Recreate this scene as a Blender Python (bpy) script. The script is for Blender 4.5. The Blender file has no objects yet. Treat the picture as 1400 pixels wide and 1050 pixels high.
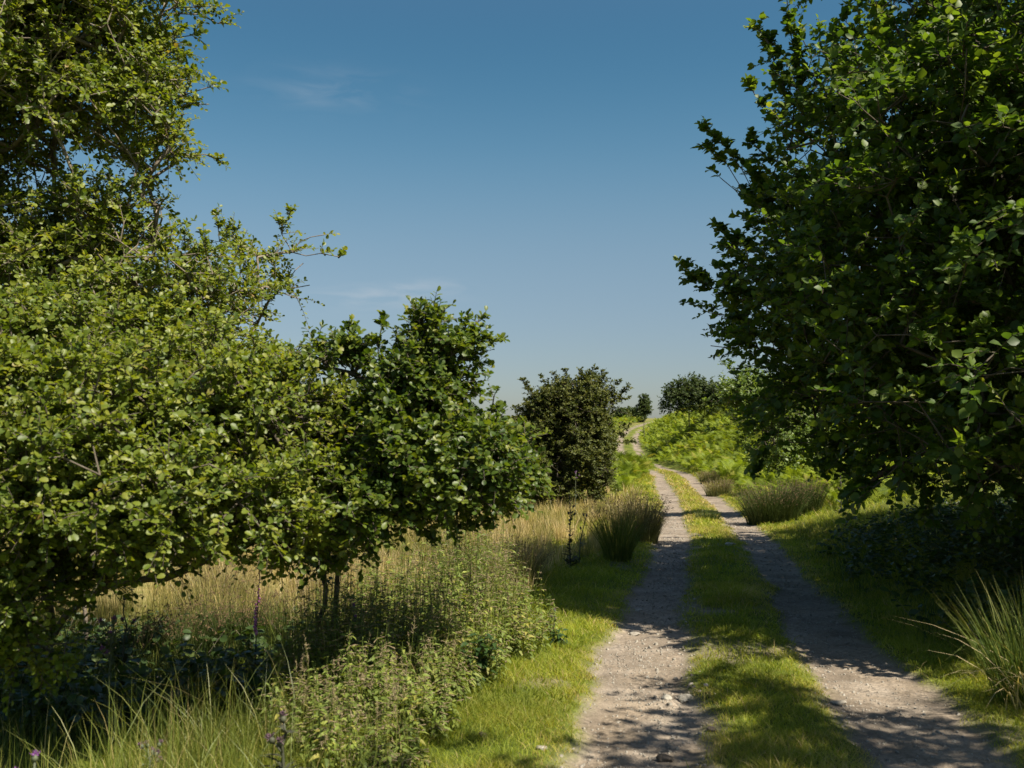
import bpy, math
import numpy as np

R = np.random.default_rng(11)
scene = bpy.context.scene
COL = scene.collection
UP = np.array([0.0, 0.0, 1.0])
FPX, CAMZ = 1361.0, 1.72
PITCH = math.atan(65 / FPX)
SUN_EL, SUN_AZ = math.radians(53), math.radians(126)      # azimuth clockwise from the view direction (+Y)


SUND = np.array([math.sin(SUN_AZ) * math.cos(SUN_EL), math.cos(SUN_AZ) * math.cos(SUN_EL), math.sin(SUN_EL)])


# ------------------------------------------------------------------ small maths
def P(px, py, d):
    """world point seen at that place of the photograph, d metres ahead"""
    a, b = (px - 700) / FPX, (525 - py) / FPX
    y = math.cos(PITCH) - b * math.sin(PITCH)
    z = math.sin(PITCH) + b * math.cos(PITCH)
    k = d / y
    return np.array([a * k, d, CAMZ + z * k])


def nrm(v):
    return v / np.maximum(np.linalg.norm(v, axis=-1, keepdims=True), 1e-9)


def hash2(ix, iy, seed):
    n = (ix.astype(np.int64) * 374761393 + iy.astype(np.int64) * 668265263 + seed * 982451653) & 0xFFFFFFFF
    n = ((n ^ (n >> 13)) * 1274126177) & 0xFFFFFFFF
    n = n ^ (n >> 16)
    return (n & 0xFFFF) / 65535.0


def vnoise(x, y, seed=0):
    x = np.asarray(x, float); y = np.asarray(y, float)
    ix, iy = np.floor(x), np.floor(y)
    fx, fy = x - ix, y - iy
    fx = fx * fx * (3 - 2 * fx); fy = fy * fy * (3 - 2 * fy)
    a = hash2(ix, iy, seed); b = hash2(ix + 1, iy, seed)
    c = hash2(ix, iy + 1, seed); d = hash2(ix + 1, iy + 1, seed)
    return (a + (b - a) * fx) * (1 - fy) + (c + (d - c) * fx) * fy


def fbm(x, y, seed=0, octv=4):
    s, a, t = 0, 1.0, 0
    for o in range(octv):
        s = s + a * (vnoise(x * 2 ** o, y * 2 ** o, seed + o * 17) - 0.5)
        t += a; a *= 0.5
    return s / t * 2


def sstep(a, b, x):
    t = np.clip((x - a) / (b - a), 0, 1)
    return t * t * (3 - 2 * t)


# ------------------------------------------------------------------ lie of the land
_D = np.arange(-200, 2600, 0.5)


def _smooth(xs, ys, w):
    v = np.interp(_D, xs, ys)
    k = np.hanning(w); k /= k.sum()
    return np.convolve(np.pad(v, w // 2, mode='edge'), k, mode='valid')[:len(_D)]


_TX = _smooth([-200, -30, 0, 5.5, 9.4, 20, 37, 50, 60, 68, 78, 88, 100, 120, 135, 150, 175, 260, 2600],
              [-26, -4.2, .62, 1.5, 2.1, 4.07, 6.8, 8.35, 9.7, 10.4, 10.6, 10.7, 11.6, 13.9, 16.6, 20.5, 28, 55, 300], 13)
_TZ = _smooth([-200, -20, 0, 9.4, 20, 37, 50, 62, 75, 85, 100, 120, 135, 150, 170, 200, 260, 600, 2600],
              [0, .3, 0, -.24, -.5, -.97, -.9, -.95, -1.05, -.85, .1, .95, 1.95, 2.8, 3.85, 4.3, 4.0, -2, -40], 21)


def track_x(d): return np.interp(d, _D, _TX)
def track_z(d): return np.interp(d, _D, _TZ)


RUT = 0.85


def rut_mask(x, y):
    u = x - track_x(y)
    wob = fbm(x * 1.3, y * 0.9, 3) * 0.16 + fbm(x * 6, y * 5, 5) * 0.10
    half = 0.37 + 0.04 * np.sin(y * 0.31) + 0.05 * sstep(6, 3, y)
    dist = np.minimum(np.abs(u + RUT), np.abs(u - RUT - 0.04))
    return sstep(0.10, -0.12, dist - half + wob)


def worn(x, y):
    u = np.abs(x - track_x(y))
    return sstep(.28, .55, fbm(x * 1.5, y * .9, 151, 5)) * sstep(2.2, 1.2, u) * sstep(45, 20, y)


def height(x, y, fine=True):
    x = np.asarray(x, float); y = np.asarray(y, float)
    d = y
    u = x - track_x(d)
    z = track_z(d)
    s = np.interp(d, [-20, 0, 6, 12, 25, 40, 60, 90, 120, 150, 200], [.2, .25, .3, .42, .26, .32, .56, .95, .8, .4, .2])
    A = np.interp(d, [-20, 0, 6, 12, 25, 40, 60, 90, 120, 150, 200], [1, 1.1, 1.2, 1.5, 1.6, 3.2, 6.2, 9, 5.5, 3, 2])
    v = np.maximum(u - 1.65, 0)
    ease = v * v / (v + 0.5)
    z = z + A * (1 - np.exp(-s * ease / A))
    w = np.maximum(-u - 2.2, 0)
    z = z - 0.32 * (1 - np.exp(-w / 3.5)) * sstep(70, 40, d)
    far = sstep(25, 60, d)
    z = z + fbm(x * 0.07, y * 0.07, 21) * 0.45 * far * sstep(1.5, 9, np.abs(u))
    z = z + fbm(x * 0.45, y * 0.45, 23) * 0.07 * sstep(1.2, 3, np.abs(u))
    if fine:
        m = rut_mask(x, y)
        z = z - 0.045 * m + 0.02 * np.exp(-(u / 0.4) ** 2)
        z = z + m * (fbm(x * 7, y * 7, 31, 3) * 0.014 + fbm(x * 26, y * 26, 37, 2) * 0.008)
        z = z + (1 - m) * fbm(x * 4, y * 4, 41, 3) * 0.02
    return z


# ------------------------------------------------------------------ mesh plumbing
class Geo:
    def __init__(s): s.V, s.F, s.T, s.H, s.n = [], [], [], [], 0

    def add(s, V, faces, tint=None, h=None):
        V = np.asarray(V, float).reshape(-1, 3)
        for f in faces:
            f = np.asarray(f, np.int64)
            if f.size: s.F.append(f + s.n)
        s.V.append(V)
        s.T.append(np.zeros(len(V)) if tint is None else np.broadcast_to(tint, (len(V),)))
        s.H.append(np.zeros(len(V)) if h is None else np.broadcast_to(h, (len(V),)))
        s.n += len(V)

    def build(s, name, mats, parent=None, smooth=False, origin=None, extra=None):
        V = np.concatenate(s.V) if s.V else np.zeros((0, 3))
        if origin is not None: V = V - np.asarray(origin)
        me = bpy.data.meshes.new(name)
        me.vertices.add(len(V)); me.vertices.foreach_set('co', V.astype(np.float32).ravel())
        tot = sum(f.size for f in s.F); npol = sum(len(f) for f in s.F)
        me.loops.add(tot); me.polygons.add(npol)
        me.loops.foreach_set('vertex_index', np.concatenate([f.ravel() for f in s.F]).astype(np.int32))
        cnt = np.concatenate([np.full(len(f), f.shape[1]) for f in s.F])
        me.polygons.foreach_set('loop_start', np.concatenate([[0], np.cumsum(cnt)[:-1]]).astype(np.int32))
        me.update(calc_edges=True)
        for nm, arr in (('tint', s.T), ('along', s.H)):
            a = me.attributes.new(nm, 'FLOAT', 'POINT')
            a.data.foreach_set('value', np.concatenate(arr).astype(np.float32))
        for nm, arr in (extra or {}).items():
            a = me.attributes.new(nm, 'FLOAT', 'POINT')
            a.data.foreach_set('value', np.asarray(arr, np.float32))
        if smooth: me.polygons.foreach_set('use_smooth', np.ones(npol, bool))
        for m in (mats if isinstance(mats, (list, tuple)) else [mats]): me.materials.append(m)
        o = bpy.data.objects.new(name, me); COL.objects.link(o)
        if parent is not None:
            o.parent = parent
            if origin is None: o.matrix_parent_inverse = parent.matrix_basis.inverted()
        elif origin is not None: o.location = origin
        return o


def tag(o, label=None, cat=None, group=None, kind=None):
    if label: o['label'] = label
    if cat: o['category'] = cat
    if group: o['group'] = group
    if kind: o['kind'] = kind
    return o


def thing(name, loc, label, cat, group=None):
    o = bpy.data.objects.new(name, None); COL.objects.link(o)
    o.location = loc; o.empty_display_size = 0.2
    return tag(o, label, cat, group)


def inst(g, tmpl, O, X, Y, Z, S, tint):
    """copies of one small template (verts, faces) in frames X, Y, Z at O"""
    tv, tf = tmpl
    n, m = len(O), len(tv)
    S = np.broadcast_to(S, (n,))
    V = (O[:, None, :] + S[:, None, None] * (tv[None, :, 0:1] * X[:, None] + tv[None, :, 1:2] * Y[:, None] + tv[None, :, 2:3] * Z[:, None]))
    off = (np.arange(n) * m)[:, None, None]
    g.add(V, [(np.asarray(f)[None] + off).reshape(-1, len(f[0])) for f in tf], np.repeat(tint, m),
          np.tile(tv[:, 1], n))


def tubes(g, A, B, ra, rb, sides=5, tint=0.0):
    """independent tapered tubes A->B"""
    A = np.asarray(A, float); B = np.asarray(B, float); n = len(A)
    if not n: return
    D = nrm(B - A)
    ref = np.where(np.abs(D[:, 2:3]) > 0.9, np.array([[1.0, 0, 0]]), UP[None])
    X = nrm(np.cross(D, ref)); Y = np.cross(D, X)
    th = np.arange(sides) * 2 * math.pi / sides
    ring = np.cos(th)[None, :, None] * X[:, None] + np.sin(th)[None, :, None] * Y[:, None]
    ra = np.broadcast_to(ra, (n,)); rb = np.broadcast_to(rb, (n,))
    V = np.concatenate([A[:, None] + ring * ra[:, None, None], B[:, None] + ring * rb[:, None, None]], 1)
    i = np.arange(sides); j = (i + 1) % sides
    q = np.stack([i, j, j + sides, i + sides], 1)
    g.add(V, [(q[None] + (np.arange(n) * 2 * sides)[:, None, None]).reshape(-1, 4)],
          np.repeat(tint, 2 * sides) if np.ndim(tint) else tint)


def polytube(g, pts, radii, sides=8, tint=0.0):
    """one continuous tapered tube along a polyline"""
    pts = np.asarray(pts, float); n = len(pts)
    T = nrm(np.gradient(pts, axis=0))
    X = nrm(np.cross(T, np.array([0.31, 0.95, 0.05]))); Y = np.cross(T, X)
    th = np.arange(sides) * 2 * math.pi / sides
    ring = np.cos(th)[None, :, None] * X[:, None] + np.sin(th)[None, :, None] * Y[:, None]
    V = pts[:, None] + ring * np.asarray(radii)[:, None, None]
    i = np.arange(sides); j = (i + 1) % sides
    F = [np.stack([i + k * sides, j + k * sides, j + (k + 1) * sides, i + (k + 1) * sides], 1) for k in range(n - 1)]
    g.add(V, [np.concatenate(F), (np.arange(sides) + (n - 1) * sides)[None]], tint, np.repeat(np.linspace(0, 1, n), sides))


def blades(g, root, h, lean, az, w, segs=2, tint=0.0, power=2.0, twist=None, droop=0.0):
    """grass-like blades or stems: root (n,3), lean = sideways travel / height"""
    n = len(root)
    h = np.broadcast_to(h, (n,)); lean = np.broadcast_to(lean, (n,)); w = np.broadcast_to(w, (n,)); tint = np.broadcast_to(tint, (n,))
    L = np.stack([np.cos(az), np.sin(az), np.zeros(n)], 1)
    sa = (az + math.pi / 2 if twist is None else twist)
    S = np.stack([np.cos(sa), np.sin(sa), np.zeros(n)], 1)
    droop = np.broadcast_to(droop, (n,))
    cols = []
    for k in range(segs + 1):
        t = k / segs
        c = root + UP * (h * (t - droop * t ** 3))[:, None] + L * (h * lean * t ** power)[:, None]
        if k < segs:
            ww = (w * (1 - 0.75 * t ** 1.5) * 0.5)[:, None]
            cols += [c - S * ww, c + S * ww]
        else: cols.append(c)
    m = 2 * segs + 1
    V = np.stack(cols, 1)
    off = (np.arange(n) * m)[:, None, None]
    F = []
    for k in range(segs - 1):
        F.append((np.array([[[2 * k, 2 * k + 1, 2 * k + 3, 2 * k + 2]]]) + off).reshape(-1, 4))
    F.append((np.array([[[2 * segs - 2, 2 * segs - 1, 2 * segs]]]) + off).reshape(-1, 3))
    hh = np.tile(np.repeat(np.arange(segs + 1) / segs, 2)[:m], n)
    g.add(V, F, np.repeat(tint, m), hh)


# leaf templates: y along the midrib, x across, z out of the blade
def leaf_template(prof, ys, fold=0.18, curl=0.12, tip=1.0):
    """prof: half widths at ys"""
    k = len(ys)
    mid = [(0, 0, 0)] + [(0, y, -curl * y * y) for y in ys] + [(0, tip, -curl * tip * tip)]
    lf = [(-p, y, fold * p - curl * y * y) for p, y in zip(prof, ys)]
    rt = [(p, y, fold * p - curl * y * y) for p, y in zip(prof, ys)]
    V = np.array(mid + lf + rt, float)
    l0, r0, T = k + 2, 2 * k + 2, k + 1
    tri = [(0, r0, 1), (0, 1, l0), (T, k, r0 + k - 1), (T, l0 + k - 1, k)]
    quad = []
    for i in range(k - 1):
        quad += [(i + 1, r0 + i, r0 + i + 1, i + 2), (l0 + i, i + 1, i + 2, l0 + i + 1)]
    return V, ([np.array(tri), np.array(quad)] if quad else [np.array(tri)])


LEAF_ALDER = leaf_template([.22, .36, .27], [.22, .6, .9], .32, .2)
LEAF_HAZEL = leaf_template([.36, .44, .2], [.22, .55, .88], .22, .2, 1.06)
LEAF_SMALL = leaf_template([.4], [.55], .3, .15)
LEAF_NETTLE = leaf_template([.23, .16], [.22, .6], .3, .4)


# ------------------------------------------------------------------ materials
def newmat(name):
    m = bpy.data.materials.new(name); m.use_nodes = True
    nt = m.node_tree; nt.nodes.clear()
    return m, nt, nt.nodes, nt.links


def ramp(nodes, stops):
    r = nodes.new('ShaderNodeValToRGB')
    el = r.color_ramp.elements
    while len(el) < len(stops): el.new(0.5)
    for e, (p, c) in zip(el, stops): e.position = p; e.color = (*c, 1)
    return r


def leaf_mat(name, stops, trans=0.4, rough=0.42, tmul=(1.5, 1.45, 0.55), along=None, spec=0.5, big=0.0):
    """leaf blade: colour varies leaf by leaf; light passes through it"""
    m, nt, N, L = newmat(name)
    at = N.new('ShaderNodeAttribute'); at.attribute_name = 'tint'
    rp = ramp(N, stops); L.new(at.outputs['Fac'], rp.inputs['Fac'])
    col = rp.outputs['Color']
    if along:
        a2 = N.new('ShaderNodeAttribute'); a2.attribute_name = 'along'
        r2 = ramp(N, [(p, (v, v, v)) for p, v in along[0]])
        L.new(a2.outputs['Fac'], r2.inputs['Fac'])
        mx = N.new('ShaderNodeMix'); mx.data_type = 'RGBA'
        L.new(r2.outputs['Color'], mx.inputs['Factor']); L.new(col, mx.inputs['A'])
        rp3 = ramp(N, along[1]); L.new(at.outputs['Fac'], rp3.inputs['Fac'])
        L.new(rp3.outputs['Color'], mx.inputs['B'])
        col = mx.outputs['Result']
    if big:
        tc = N.new('ShaderNodeTexCoord'); ns = N.new('ShaderNodeTexNoise'); ns.inputs['Scale'].default_value = big
        L.new(tc.outputs['Object'], ns.inputs['Vector'])
        hs = N.new('ShaderNodeHueSaturation')
        mr = N.new('ShaderNodeMapRange'); mr.inputs['From Min'].default_value = .3; mr.inputs['From Max'].default_value = .7
        mr.inputs['To Min'].default_value = .75; mr.inputs['To Max'].default_value = 1.25
        L.new(ns.outputs['Fac'], mr.inputs['Value']); L.new(mr.outputs['Result'], hs.inputs['Value']); L.new(col, hs.inputs['Color'])
        col = hs.outputs['Color']
    bs = N.new('ShaderNodeBsdfPrincipled'); L.new(col, bs.inputs['Base Color'])
    bs.inputs['Roughness'].default_value = rough; bs.inputs['Specular IOR Level'].default_value = spec
    mul = N.new('ShaderNodeMix'); mul.data_type = 'RGBA'; mul.blend_type = 'MULTIPLY'; mul.inputs['Factor'].default_value = 1
    L.new(col, mul.inputs['A']); mul.inputs['B'].default_value = (*tmul, 1)
    tr = N.new('ShaderNodeBsdfTranslucent'); L.new(mul.outputs['Result'], tr.inputs['Color'])
    ms = N.new('ShaderNodeMixShader'); ms.inputs['Fac'].default_value = trans
    L.new(bs.outputs[0], ms.inputs[1]); L.new(tr.outputs[0], ms.inputs[2])
    out = N.new('ShaderNodeOutputMaterial'); L.new(ms.outputs[0], out.inputs['Surface'])
    return m


def rough_mat(name, stops, scale=8, rough=0.9, bump=0.4, bump_scale=None, stretch=(1, 1, 1)):
    m, nt, N, L = newmat(name)
    tc = N.new('ShaderNodeTexCoord'); mp = N.new('ShaderNodeMapping'); mp.inputs['Scale'].default_value = stretch
    L.new(tc.outputs['Object'], mp.inputs['Vector'])
    ns = N.new('ShaderNodeTexNoise'); ns.inputs['Scale'].default_value = scale; ns.inputs['Detail'].default_value = 8
    L.new(mp.outputs[0], ns.inputs['Vector'])
    rp = ramp(N, stops); L.new(ns.outputs['Fac'], rp.inputs['Fac'])
    bs = N.new('ShaderNodeBsdfPrincipled'); L.new(rp.outputs['Color'], bs.inputs['Base Color']); bs.inputs['Roughness'].default_value = rough
    bs.inputs['Specular IOR Level'].default_value = 0.25
    n2 = N.new('ShaderNodeTexNoise'); n2.inputs['Scale'].default_value = bump_scale or scale * 3; n2.inputs['Detail'].default_value = 6
    L.new(mp.outputs[0], n2.inputs['Vector'])
    bp = N.new('ShaderNodeBump'); bp.inputs['Strength'].default_value = bump; bp.inputs['Distance'].default_value = 0.02
    L.new(n2.outputs['Fac'], bp.inputs['Height']); L.new(bp.outputs[0], bs.inputs['Normal'])
    out = N.new('ShaderNodeOutputMaterial'); L.new(bs.outputs[0], out.inputs['Surface'])
    return m


def ground_mat():
    m, nt, N, L = newmat('ground_cover')
    tc = N.new('ShaderNodeTexCoord')

    def noise(scale, detail=6, rough=.6):
        n = N.new('ShaderNodeTexNoise'); n.inputs['Scale'].default_value = scale; n.inputs['Detail'].default_value = detail
        n.inputs['Roughness'].default_value = rough; L.new(tc.outputs['Object'], n.inputs['Vector']); return n

    def mix(f, a, b, mode='MIX'):
        x = N.new('ShaderNodeMix'); x.data_type = 'RGBA'; x.blend_type = mode
        for k, v in (('Factor', f), ('A', a), ('B', b)):
            if hasattr(v, 'default_value') or hasattr(v, 'is_linked'): L.new(v, x.inputs[k])
            else: x.inputs[k].default_value = v if k == 'Factor' else (*v, 1)
        return x.outputs['Result']
    # turf
    n1, n2 = noise(0.9, 8), noise(14, 6)
    turf = ramp(N, [(.3, (.055, .08, .012)), (.5, (.10, .125, .02)), (.62, (.15, .15, .034)), (.75, (.22, .18, .085))])
    L.new(n1.outputs['Fac'], turf.inputs['Fac'])
    t2 = ramp(N, [(.3, (.55, .55, .5)), (.7, (1.25, 1.2, 1.1))]); L.new(n2.outputs['Fac'], t2.inputs['Fac'])
    turf_c = mix(1.0, turf.outputs['Color'], t2.outputs['Color'], 'MULTIPLY')
    # straw coloured meadow
    me = N.new('ShaderNodeAttribute'); me.attribute_name = 'meadow'
    n5 = noise(2.5, 8)
    straw = ramp(N, [(.3, (.10, .10, .03)), (.55, (.25, .2, .085)), (.75, (.33, .26, .13))]); L.new(n5.outputs['Fac'], straw.inputs['Fac'])
    turf_c = mix(me.outputs['Fac'], turf_c, straw.outputs['Color'])
    # gravelly earth
    n3, n4 = noise(2.2, 8), noise(60, 4)
    earth = ramp(N, [(.25, (.13, .103, .076)), (.5, (.212, .174, .137)), (.75, (.285, .245, .205))]); L.new(n3.outputs['Fac'], earth.inputs['Fac'])
    vo = N.new('ShaderNodeTexVoronoi'); vo.inputs['Scale'].default_value = 34; L.new(tc.outputs['Object'], vo.inputs['Vector'])
    peb = ramp(N, [(0, (.5, .5, .5)), (.5, (1.0, .98, .95)), (1, (1.35, 1.33, 1.3))])
    L.new(vo.outputs['Color'], peb.inputs['Fac'])
    pm = ramp(N, [(.42, (0, 0, 0)), (.6, (1, 1, 1))]); L.new(noise(3.3, 5).outputs['Fac'], pm.inputs['Fac'])
    e2 = mix(1.0, earth.outputs['Color'], peb.outputs['Color'], 'MULTIPLY')
    earth_c = mix(pm.outputs['Color'], earth.outputs['Color'], e2)
    gr = ramp(N, [(.3, (.72, .72, .72)), (.7, (1.22, 1.22, 1.22))]); L.new(n4.outputs['Fac'], gr.inputs['Fac'])
    earth_c = mix(1.0, earth_c, gr.outputs['Color'], 'MULTIPLY')
    lo = ramp(N, [(.35, (.66, .66, .67)), (.52, (1.02, 1.02, 1.02)), (.68, (1.14, 1.12, 1.08))]); L.new(noise(.8, 7, .68).outputs['Fac'], lo.inputs['Fac'])
    earth_c = mix(1.0, earth_c, lo.outputs['Color'], 'MULTIPLY')
    da = N.new('ShaderNodeAttribute'); da.attribute_name = 'bare'
    col = mix(da.outputs['Fac'], turf_c, earth_c)
    bs = N.new('ShaderNodeBsdfPrincipled'); L.new(col, bs.inputs['Base Color']); bs.inputs['Roughness'].default_value = .95
    bs.inputs['Specular IOR Level'].default_value = .12
    add = N.new('ShaderNodeMath'); add.operation = 'MULTIPLY_ADD'; add.inputs[1].default_value = .6
    L.new(vo.outputs['Distance'], add.inputs[0]); L.new(n4.outputs['Fac'], add.inputs[2])
    bp = N.new('ShaderNodeBump'); bp.inputs['Strength'].default_value = .55; bp.inputs['Distance'].default_value = .012
    L.new(add.outputs[0], bp.inputs['Height']); L.new(bp.outputs[0], bs.inputs['Normal'])
    out = N.new('ShaderNodeOutputMaterial'); L.new(bs.outputs[0], out.inputs['Surface'])
    return m


M = {}
M['ground'] = ground_mat()
M['bark'] = rough_mat('grey_brown_bark', [(.3, (.045, .034, .024)), (.6, (.12, .10, .078)), (.8, (.2, .18, .15))], 9, .9, .7, 30, (1, 1, .25))
M['twig'] = rough_mat('pale_twig_bark', [(.3, (.09, .07, .05)), (.7, (.22, .185, .15))], 14, .8, .3)
M['alder'] = leaf_mat('alder_leaf', [(0, (.038, .068, .009)), (.3, (.088, .128, .014)), (.6, (.148, .184, .02)), (.9, (.215, .228, .034)), (.97, (.23, .215, .045)), (1, (.24, .15, .05))], .43, .48, spec=.45, tmul=(1.6, 1.55, .5))
M['alder_dark'] = leaf_mat('deep_green_alder_leaf', [(0, (.029, .056, .009)), (.4, (.062, .103, .013)), (.85, (.14, .172, .019)), (1, (.2, .19, .03))], .42, .46, spec=.45, tmul=(1.6, 1.55, .5))
M['hazel'] = leaf_mat('hazel_leaf', [(0, (.034, .066, .012)), (.45, (.066, .116, .017)), (.88, (.135, .182, .024)), (1, (.21, .22, .034))], .48, .5, spec=.38, tmul=(1.65, 1.65, .55))
M['hazel_light'] = leaf_mat('yellow_green_leaf', [(0, (.06, .10, .015)), (.5, (.10, .155, .024)), (1, (.15, .19, .03))], .42, .5)
M['hawthorn'] = leaf_mat('hawthorn_leaf', [(0, (.03, .042, .009)), (.5, (.065, .078, .015)), (.9, (.11, .115, .024)), (1, (.15, .12, .035))], .28, .55, spec=.2)
M['far_leaf'] = leaf_mat('far_tree_leaf', [(0, (.025, .042, .013)), (.5, (.045, .068, .019)), (1, (.085, .105, .028))], .3, .55, spec=.2)
M['bracken'] = leaf_mat('bracken_frond', [(0, (.075, .11, .012)), (.5, (.15, .20, .018)), (.9, (.22, .255, .025)), (1, (.26, .24, .04))], .42, .6, big=.25, spec=.2)
M['turf'] = leaf_mat('short_turf', [(0, (.10, .145, .014)), (.4, (.215, .255, .025)), (.75, (.32, .31, .05)), (.9, (.35, .29, .09)), (1, (.45, .34, .17))], .45, .6, big=.8, spec=.25)
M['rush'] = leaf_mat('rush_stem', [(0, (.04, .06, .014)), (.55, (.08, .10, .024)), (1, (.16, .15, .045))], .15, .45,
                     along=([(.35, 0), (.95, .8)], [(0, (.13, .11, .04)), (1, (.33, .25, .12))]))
M['rush_shade'] = leaf_mat('shade_toned_rush_stem', [(0, (.028, .045, .013)), (.6, (.05, .072, .018)), (1, (.11, .115, .035))], .12, .45,  # darker copy of the rush stem, shade put into its colour
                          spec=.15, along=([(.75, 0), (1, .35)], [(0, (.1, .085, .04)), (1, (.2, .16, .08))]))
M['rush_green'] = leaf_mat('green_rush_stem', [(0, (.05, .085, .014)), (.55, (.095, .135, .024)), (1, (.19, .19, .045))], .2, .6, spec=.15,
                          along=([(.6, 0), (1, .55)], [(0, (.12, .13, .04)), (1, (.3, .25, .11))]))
M['straw'] = leaf_mat('straw_grass', [(0, (.13, .14, .028)), (.3, (.25, .215, .06)), (.65, (.43, .33, .15)), (1, (.56, .44, .25))], .3, .55, big=.5,
                      along=([(.0, .75), (.45, 0)], [(0, (.06, .08, .016)), (1, (.13, .13, .035))]))
M['meadow'] = leaf_mat('lush_long_grass', [(0, (.07, .10, .016)), (.5, (.13, .16, .026)), (.85, (.22, .21, .05)), (1, (.36, .28, .13))], .35, .5, big=.7)
M['nettle'] = leaf_mat('nettle_leaf', [(0, (.08, .115, .02)), (.5, (.14, .185, .03)), (.9, (.21, .235, .042)), (1, (.26, .24, .05))], .36, .65, big=1.5)
M['dry'] = leaf_mat('dry_straw', [(0, (.22, .17, .08)), (1, (.45, .36, .2))], .2, .6)
M['seed'] = leaf_mat('pinkish_brown_seed_head', [(0, (.20, .15, .08)), (1, (.34, .27, .16))], .3, .8, tmul=(1.1, 1, .9))
M['rush_flower'] = leaf_mat('brown_rush_flower', [(0, (.07, .045, .02)), (1, (.17, .11, .05))], .1, .8, tmul=(1, 1, 1))
M['dock'] = leaf_mat('dark_broad_leaf', [(0, (.025, .055, .016)), (1, (.05, .09, .025))], .3, .4)
M['under'] = leaf_mat('undergrowth_leaf', [(0, (.025, .05, .012)), (.7, (.05, .085, .018)), (1, (.10, .13, .03))], .35, .5)
M['thistle'] = leaf_mat('thistle_green', [(0, (.06, .075, .04)), (1, (.11, .125, .07))], .15, .7)
M['thistle_dark'] = leaf_mat('dark_thistle_stem', [(0, (.035, .035, .022)), (1, (.06, .065, .035))], .1, .7)
M['purple'] = leaf_mat('purple_floret', [(0, (.22, .08, .28)), (1, (.36, .15, .42))], .3, .6, tmul=(1.2, 1, 1.2))
M['seedfluff'] = leaf_mat('dull_purple_floret', [(0, (.12, .07, .10)), (1, (.2, .12, .15))], .2, .8, tmul=(1, 1, 1))
M['pink'] = leaf_mat('foxglove_bell', [(0, (.42, .14, .34)), (1, (.6, .26, .5))], .4, .5, tmul=(1.1, .9, 1.1))
M['stone'] = rough_mat('pale_stone', [(.3, (.17, .15, .125)), (.55, (.26, .235, .2)), (.75, (.36, .335, .30))], 16, .85, .5, 40)
M['stone_pale'] = rough_mat('pale_limestone', [(.3, (.22, .2, .165)), (.55, (.32, .295, .25)), (.75, (.42, .39, .35))], 16, .85, .5, 40)
M['stone_dark'] = rough_mat('dark_earthy_stone', [(.3, (.05, .04, .03)), (.7, (.14, .11, .085))], 14, .9, .6, 40)

# ------------------------------------------------------------------ ground and the two ruts
def meadow_mask(x, y):
    u = x - track_x(y)
    edge = -1.75 - 0.9 * sstep(19, 12, y) - fbm(x * .5, y * .4, 61) * .5
    left = sstep(0.3, -0.5, u - edge) * np.where(x < -1.3, sstep(10.3, 11.6, y), sstep(8.5, 11, y))
    dip = sstep(46, 40, y) + sstep(90, 110, y) * .5
    return np.clip(left * np.clip(dip, 0.25, 1) * (0.75 + .35 * fbm(x * .25, y * .2, 63)), 0, 1)


def build_ground():
    rows = [0.25, .6, 1.0, 1.5, 2.0, 2.5, 3.0, 3.4]
    r = 3.4
    while r < 2400:
        st = max(.03, min(r * r * .0013, .3)) if r < 60 else (max(.3, (r - 60) * .02 + .3) if r < 220 else r * .06)
        r += st; rows.append(r)
    rows = np.array(rows)
    front = np.radians(np.linspace(-33, 33, 471))
    back = np.radians(np.concatenate([np.linspace(33, 60, 24)[1:], np.linspace(60, 300, 66)[1:], np.linspace(300, 327, 24)[1:-1]]))
    th = np.concatenate([front, back]); nc = len(th)
    Rr, T = np.meshgrid(rows, th, indexing='ij')
    X, Y = Rr * np.sin(T), Rr * np.cos(T)
    Z = height(X, Y)
    mask = rut_mask(X, Y)
    V = np.stack([X, Y, Z], -1).reshape(-1, 3)
    V = np.vstack([V, [[0, 0, float(height(0.0, 0.0))]]])
    m = np.append(mask.ravel(), 1)
    bare = np.clip(np.maximum(m, np.append(worn(X, Y).ravel(), 0) * .7), 0, 1)
    mead = np.append(meadow_mask(X, Y).ravel(), 0)
    nr = len(rows)
    i, j = np.meshgrid(np.arange(nr - 1), np.arange(nc), indexing='ij')
    j2 = (j + 1) % nc
    q = np.stack([i * nc + j, i * nc + j2, (i + 1) * nc + j2, (i + 1) * nc + j], -1).reshape(-1, 4)
    q = q[:, ::-1]
    fm = m[q].mean(1); fy = V[q][:, :, 1].mean(1); fu = V[q][:, :, 0].mean(1) - track_x(fy)
    isp = (fm > .5) & (fy > 0.5) & (fy < 175)
    sets = [('ground', ~isp, 'grassy rolling ground with low banks on both sides of the track'),
            ('path', isp & (fu < 0), 'gravelly wheel rut on the left, running beside the sunny verge'),
            ('path', isp & (fu >= 0), 'gravelly wheel rut on the right, running under the hazel shade')]
    c = len(V) - 1
    fan = np.stack([np.arange(nc), (np.arange(nc) + 1) % nc, np.full(nc, c)], 1)[:, ::-1]
    for name, sel, label in sets:
        f = q[sel]; fl = [f]
        used = np.unique(f)
        if name == 'ground':
            used = np.unique(np.append(used, fan.ravel())); fl.append(fan)
        remap = np.zeros(len(V), np.int64); remap[used] = np.arange(len(used))
        g = Geo(); g.add(V[used], [remap[x] for x in fl])
        o = g.build(name, M['ground'], smooth=True, extra={'bare': bare[used], 'meadow': mead[used]})
        tag(o, label, 'ground' if name == 'ground' else 'path', None if name == 'ground' else 'wheel ruts of the farm track', 'structure')


build_ground()


def scatter(n, x0, x1, y0, y1):
    return R.uniform(x0, x1, n), R.uniform(y0, y1, n)


def on_ground(x, y): return np.stack([x, y, height(x, y)], 1)


def in_view(x, y, pad=1.12):
    return np.abs(x) < (700 / FPX) * y * pad + 0.6


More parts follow.
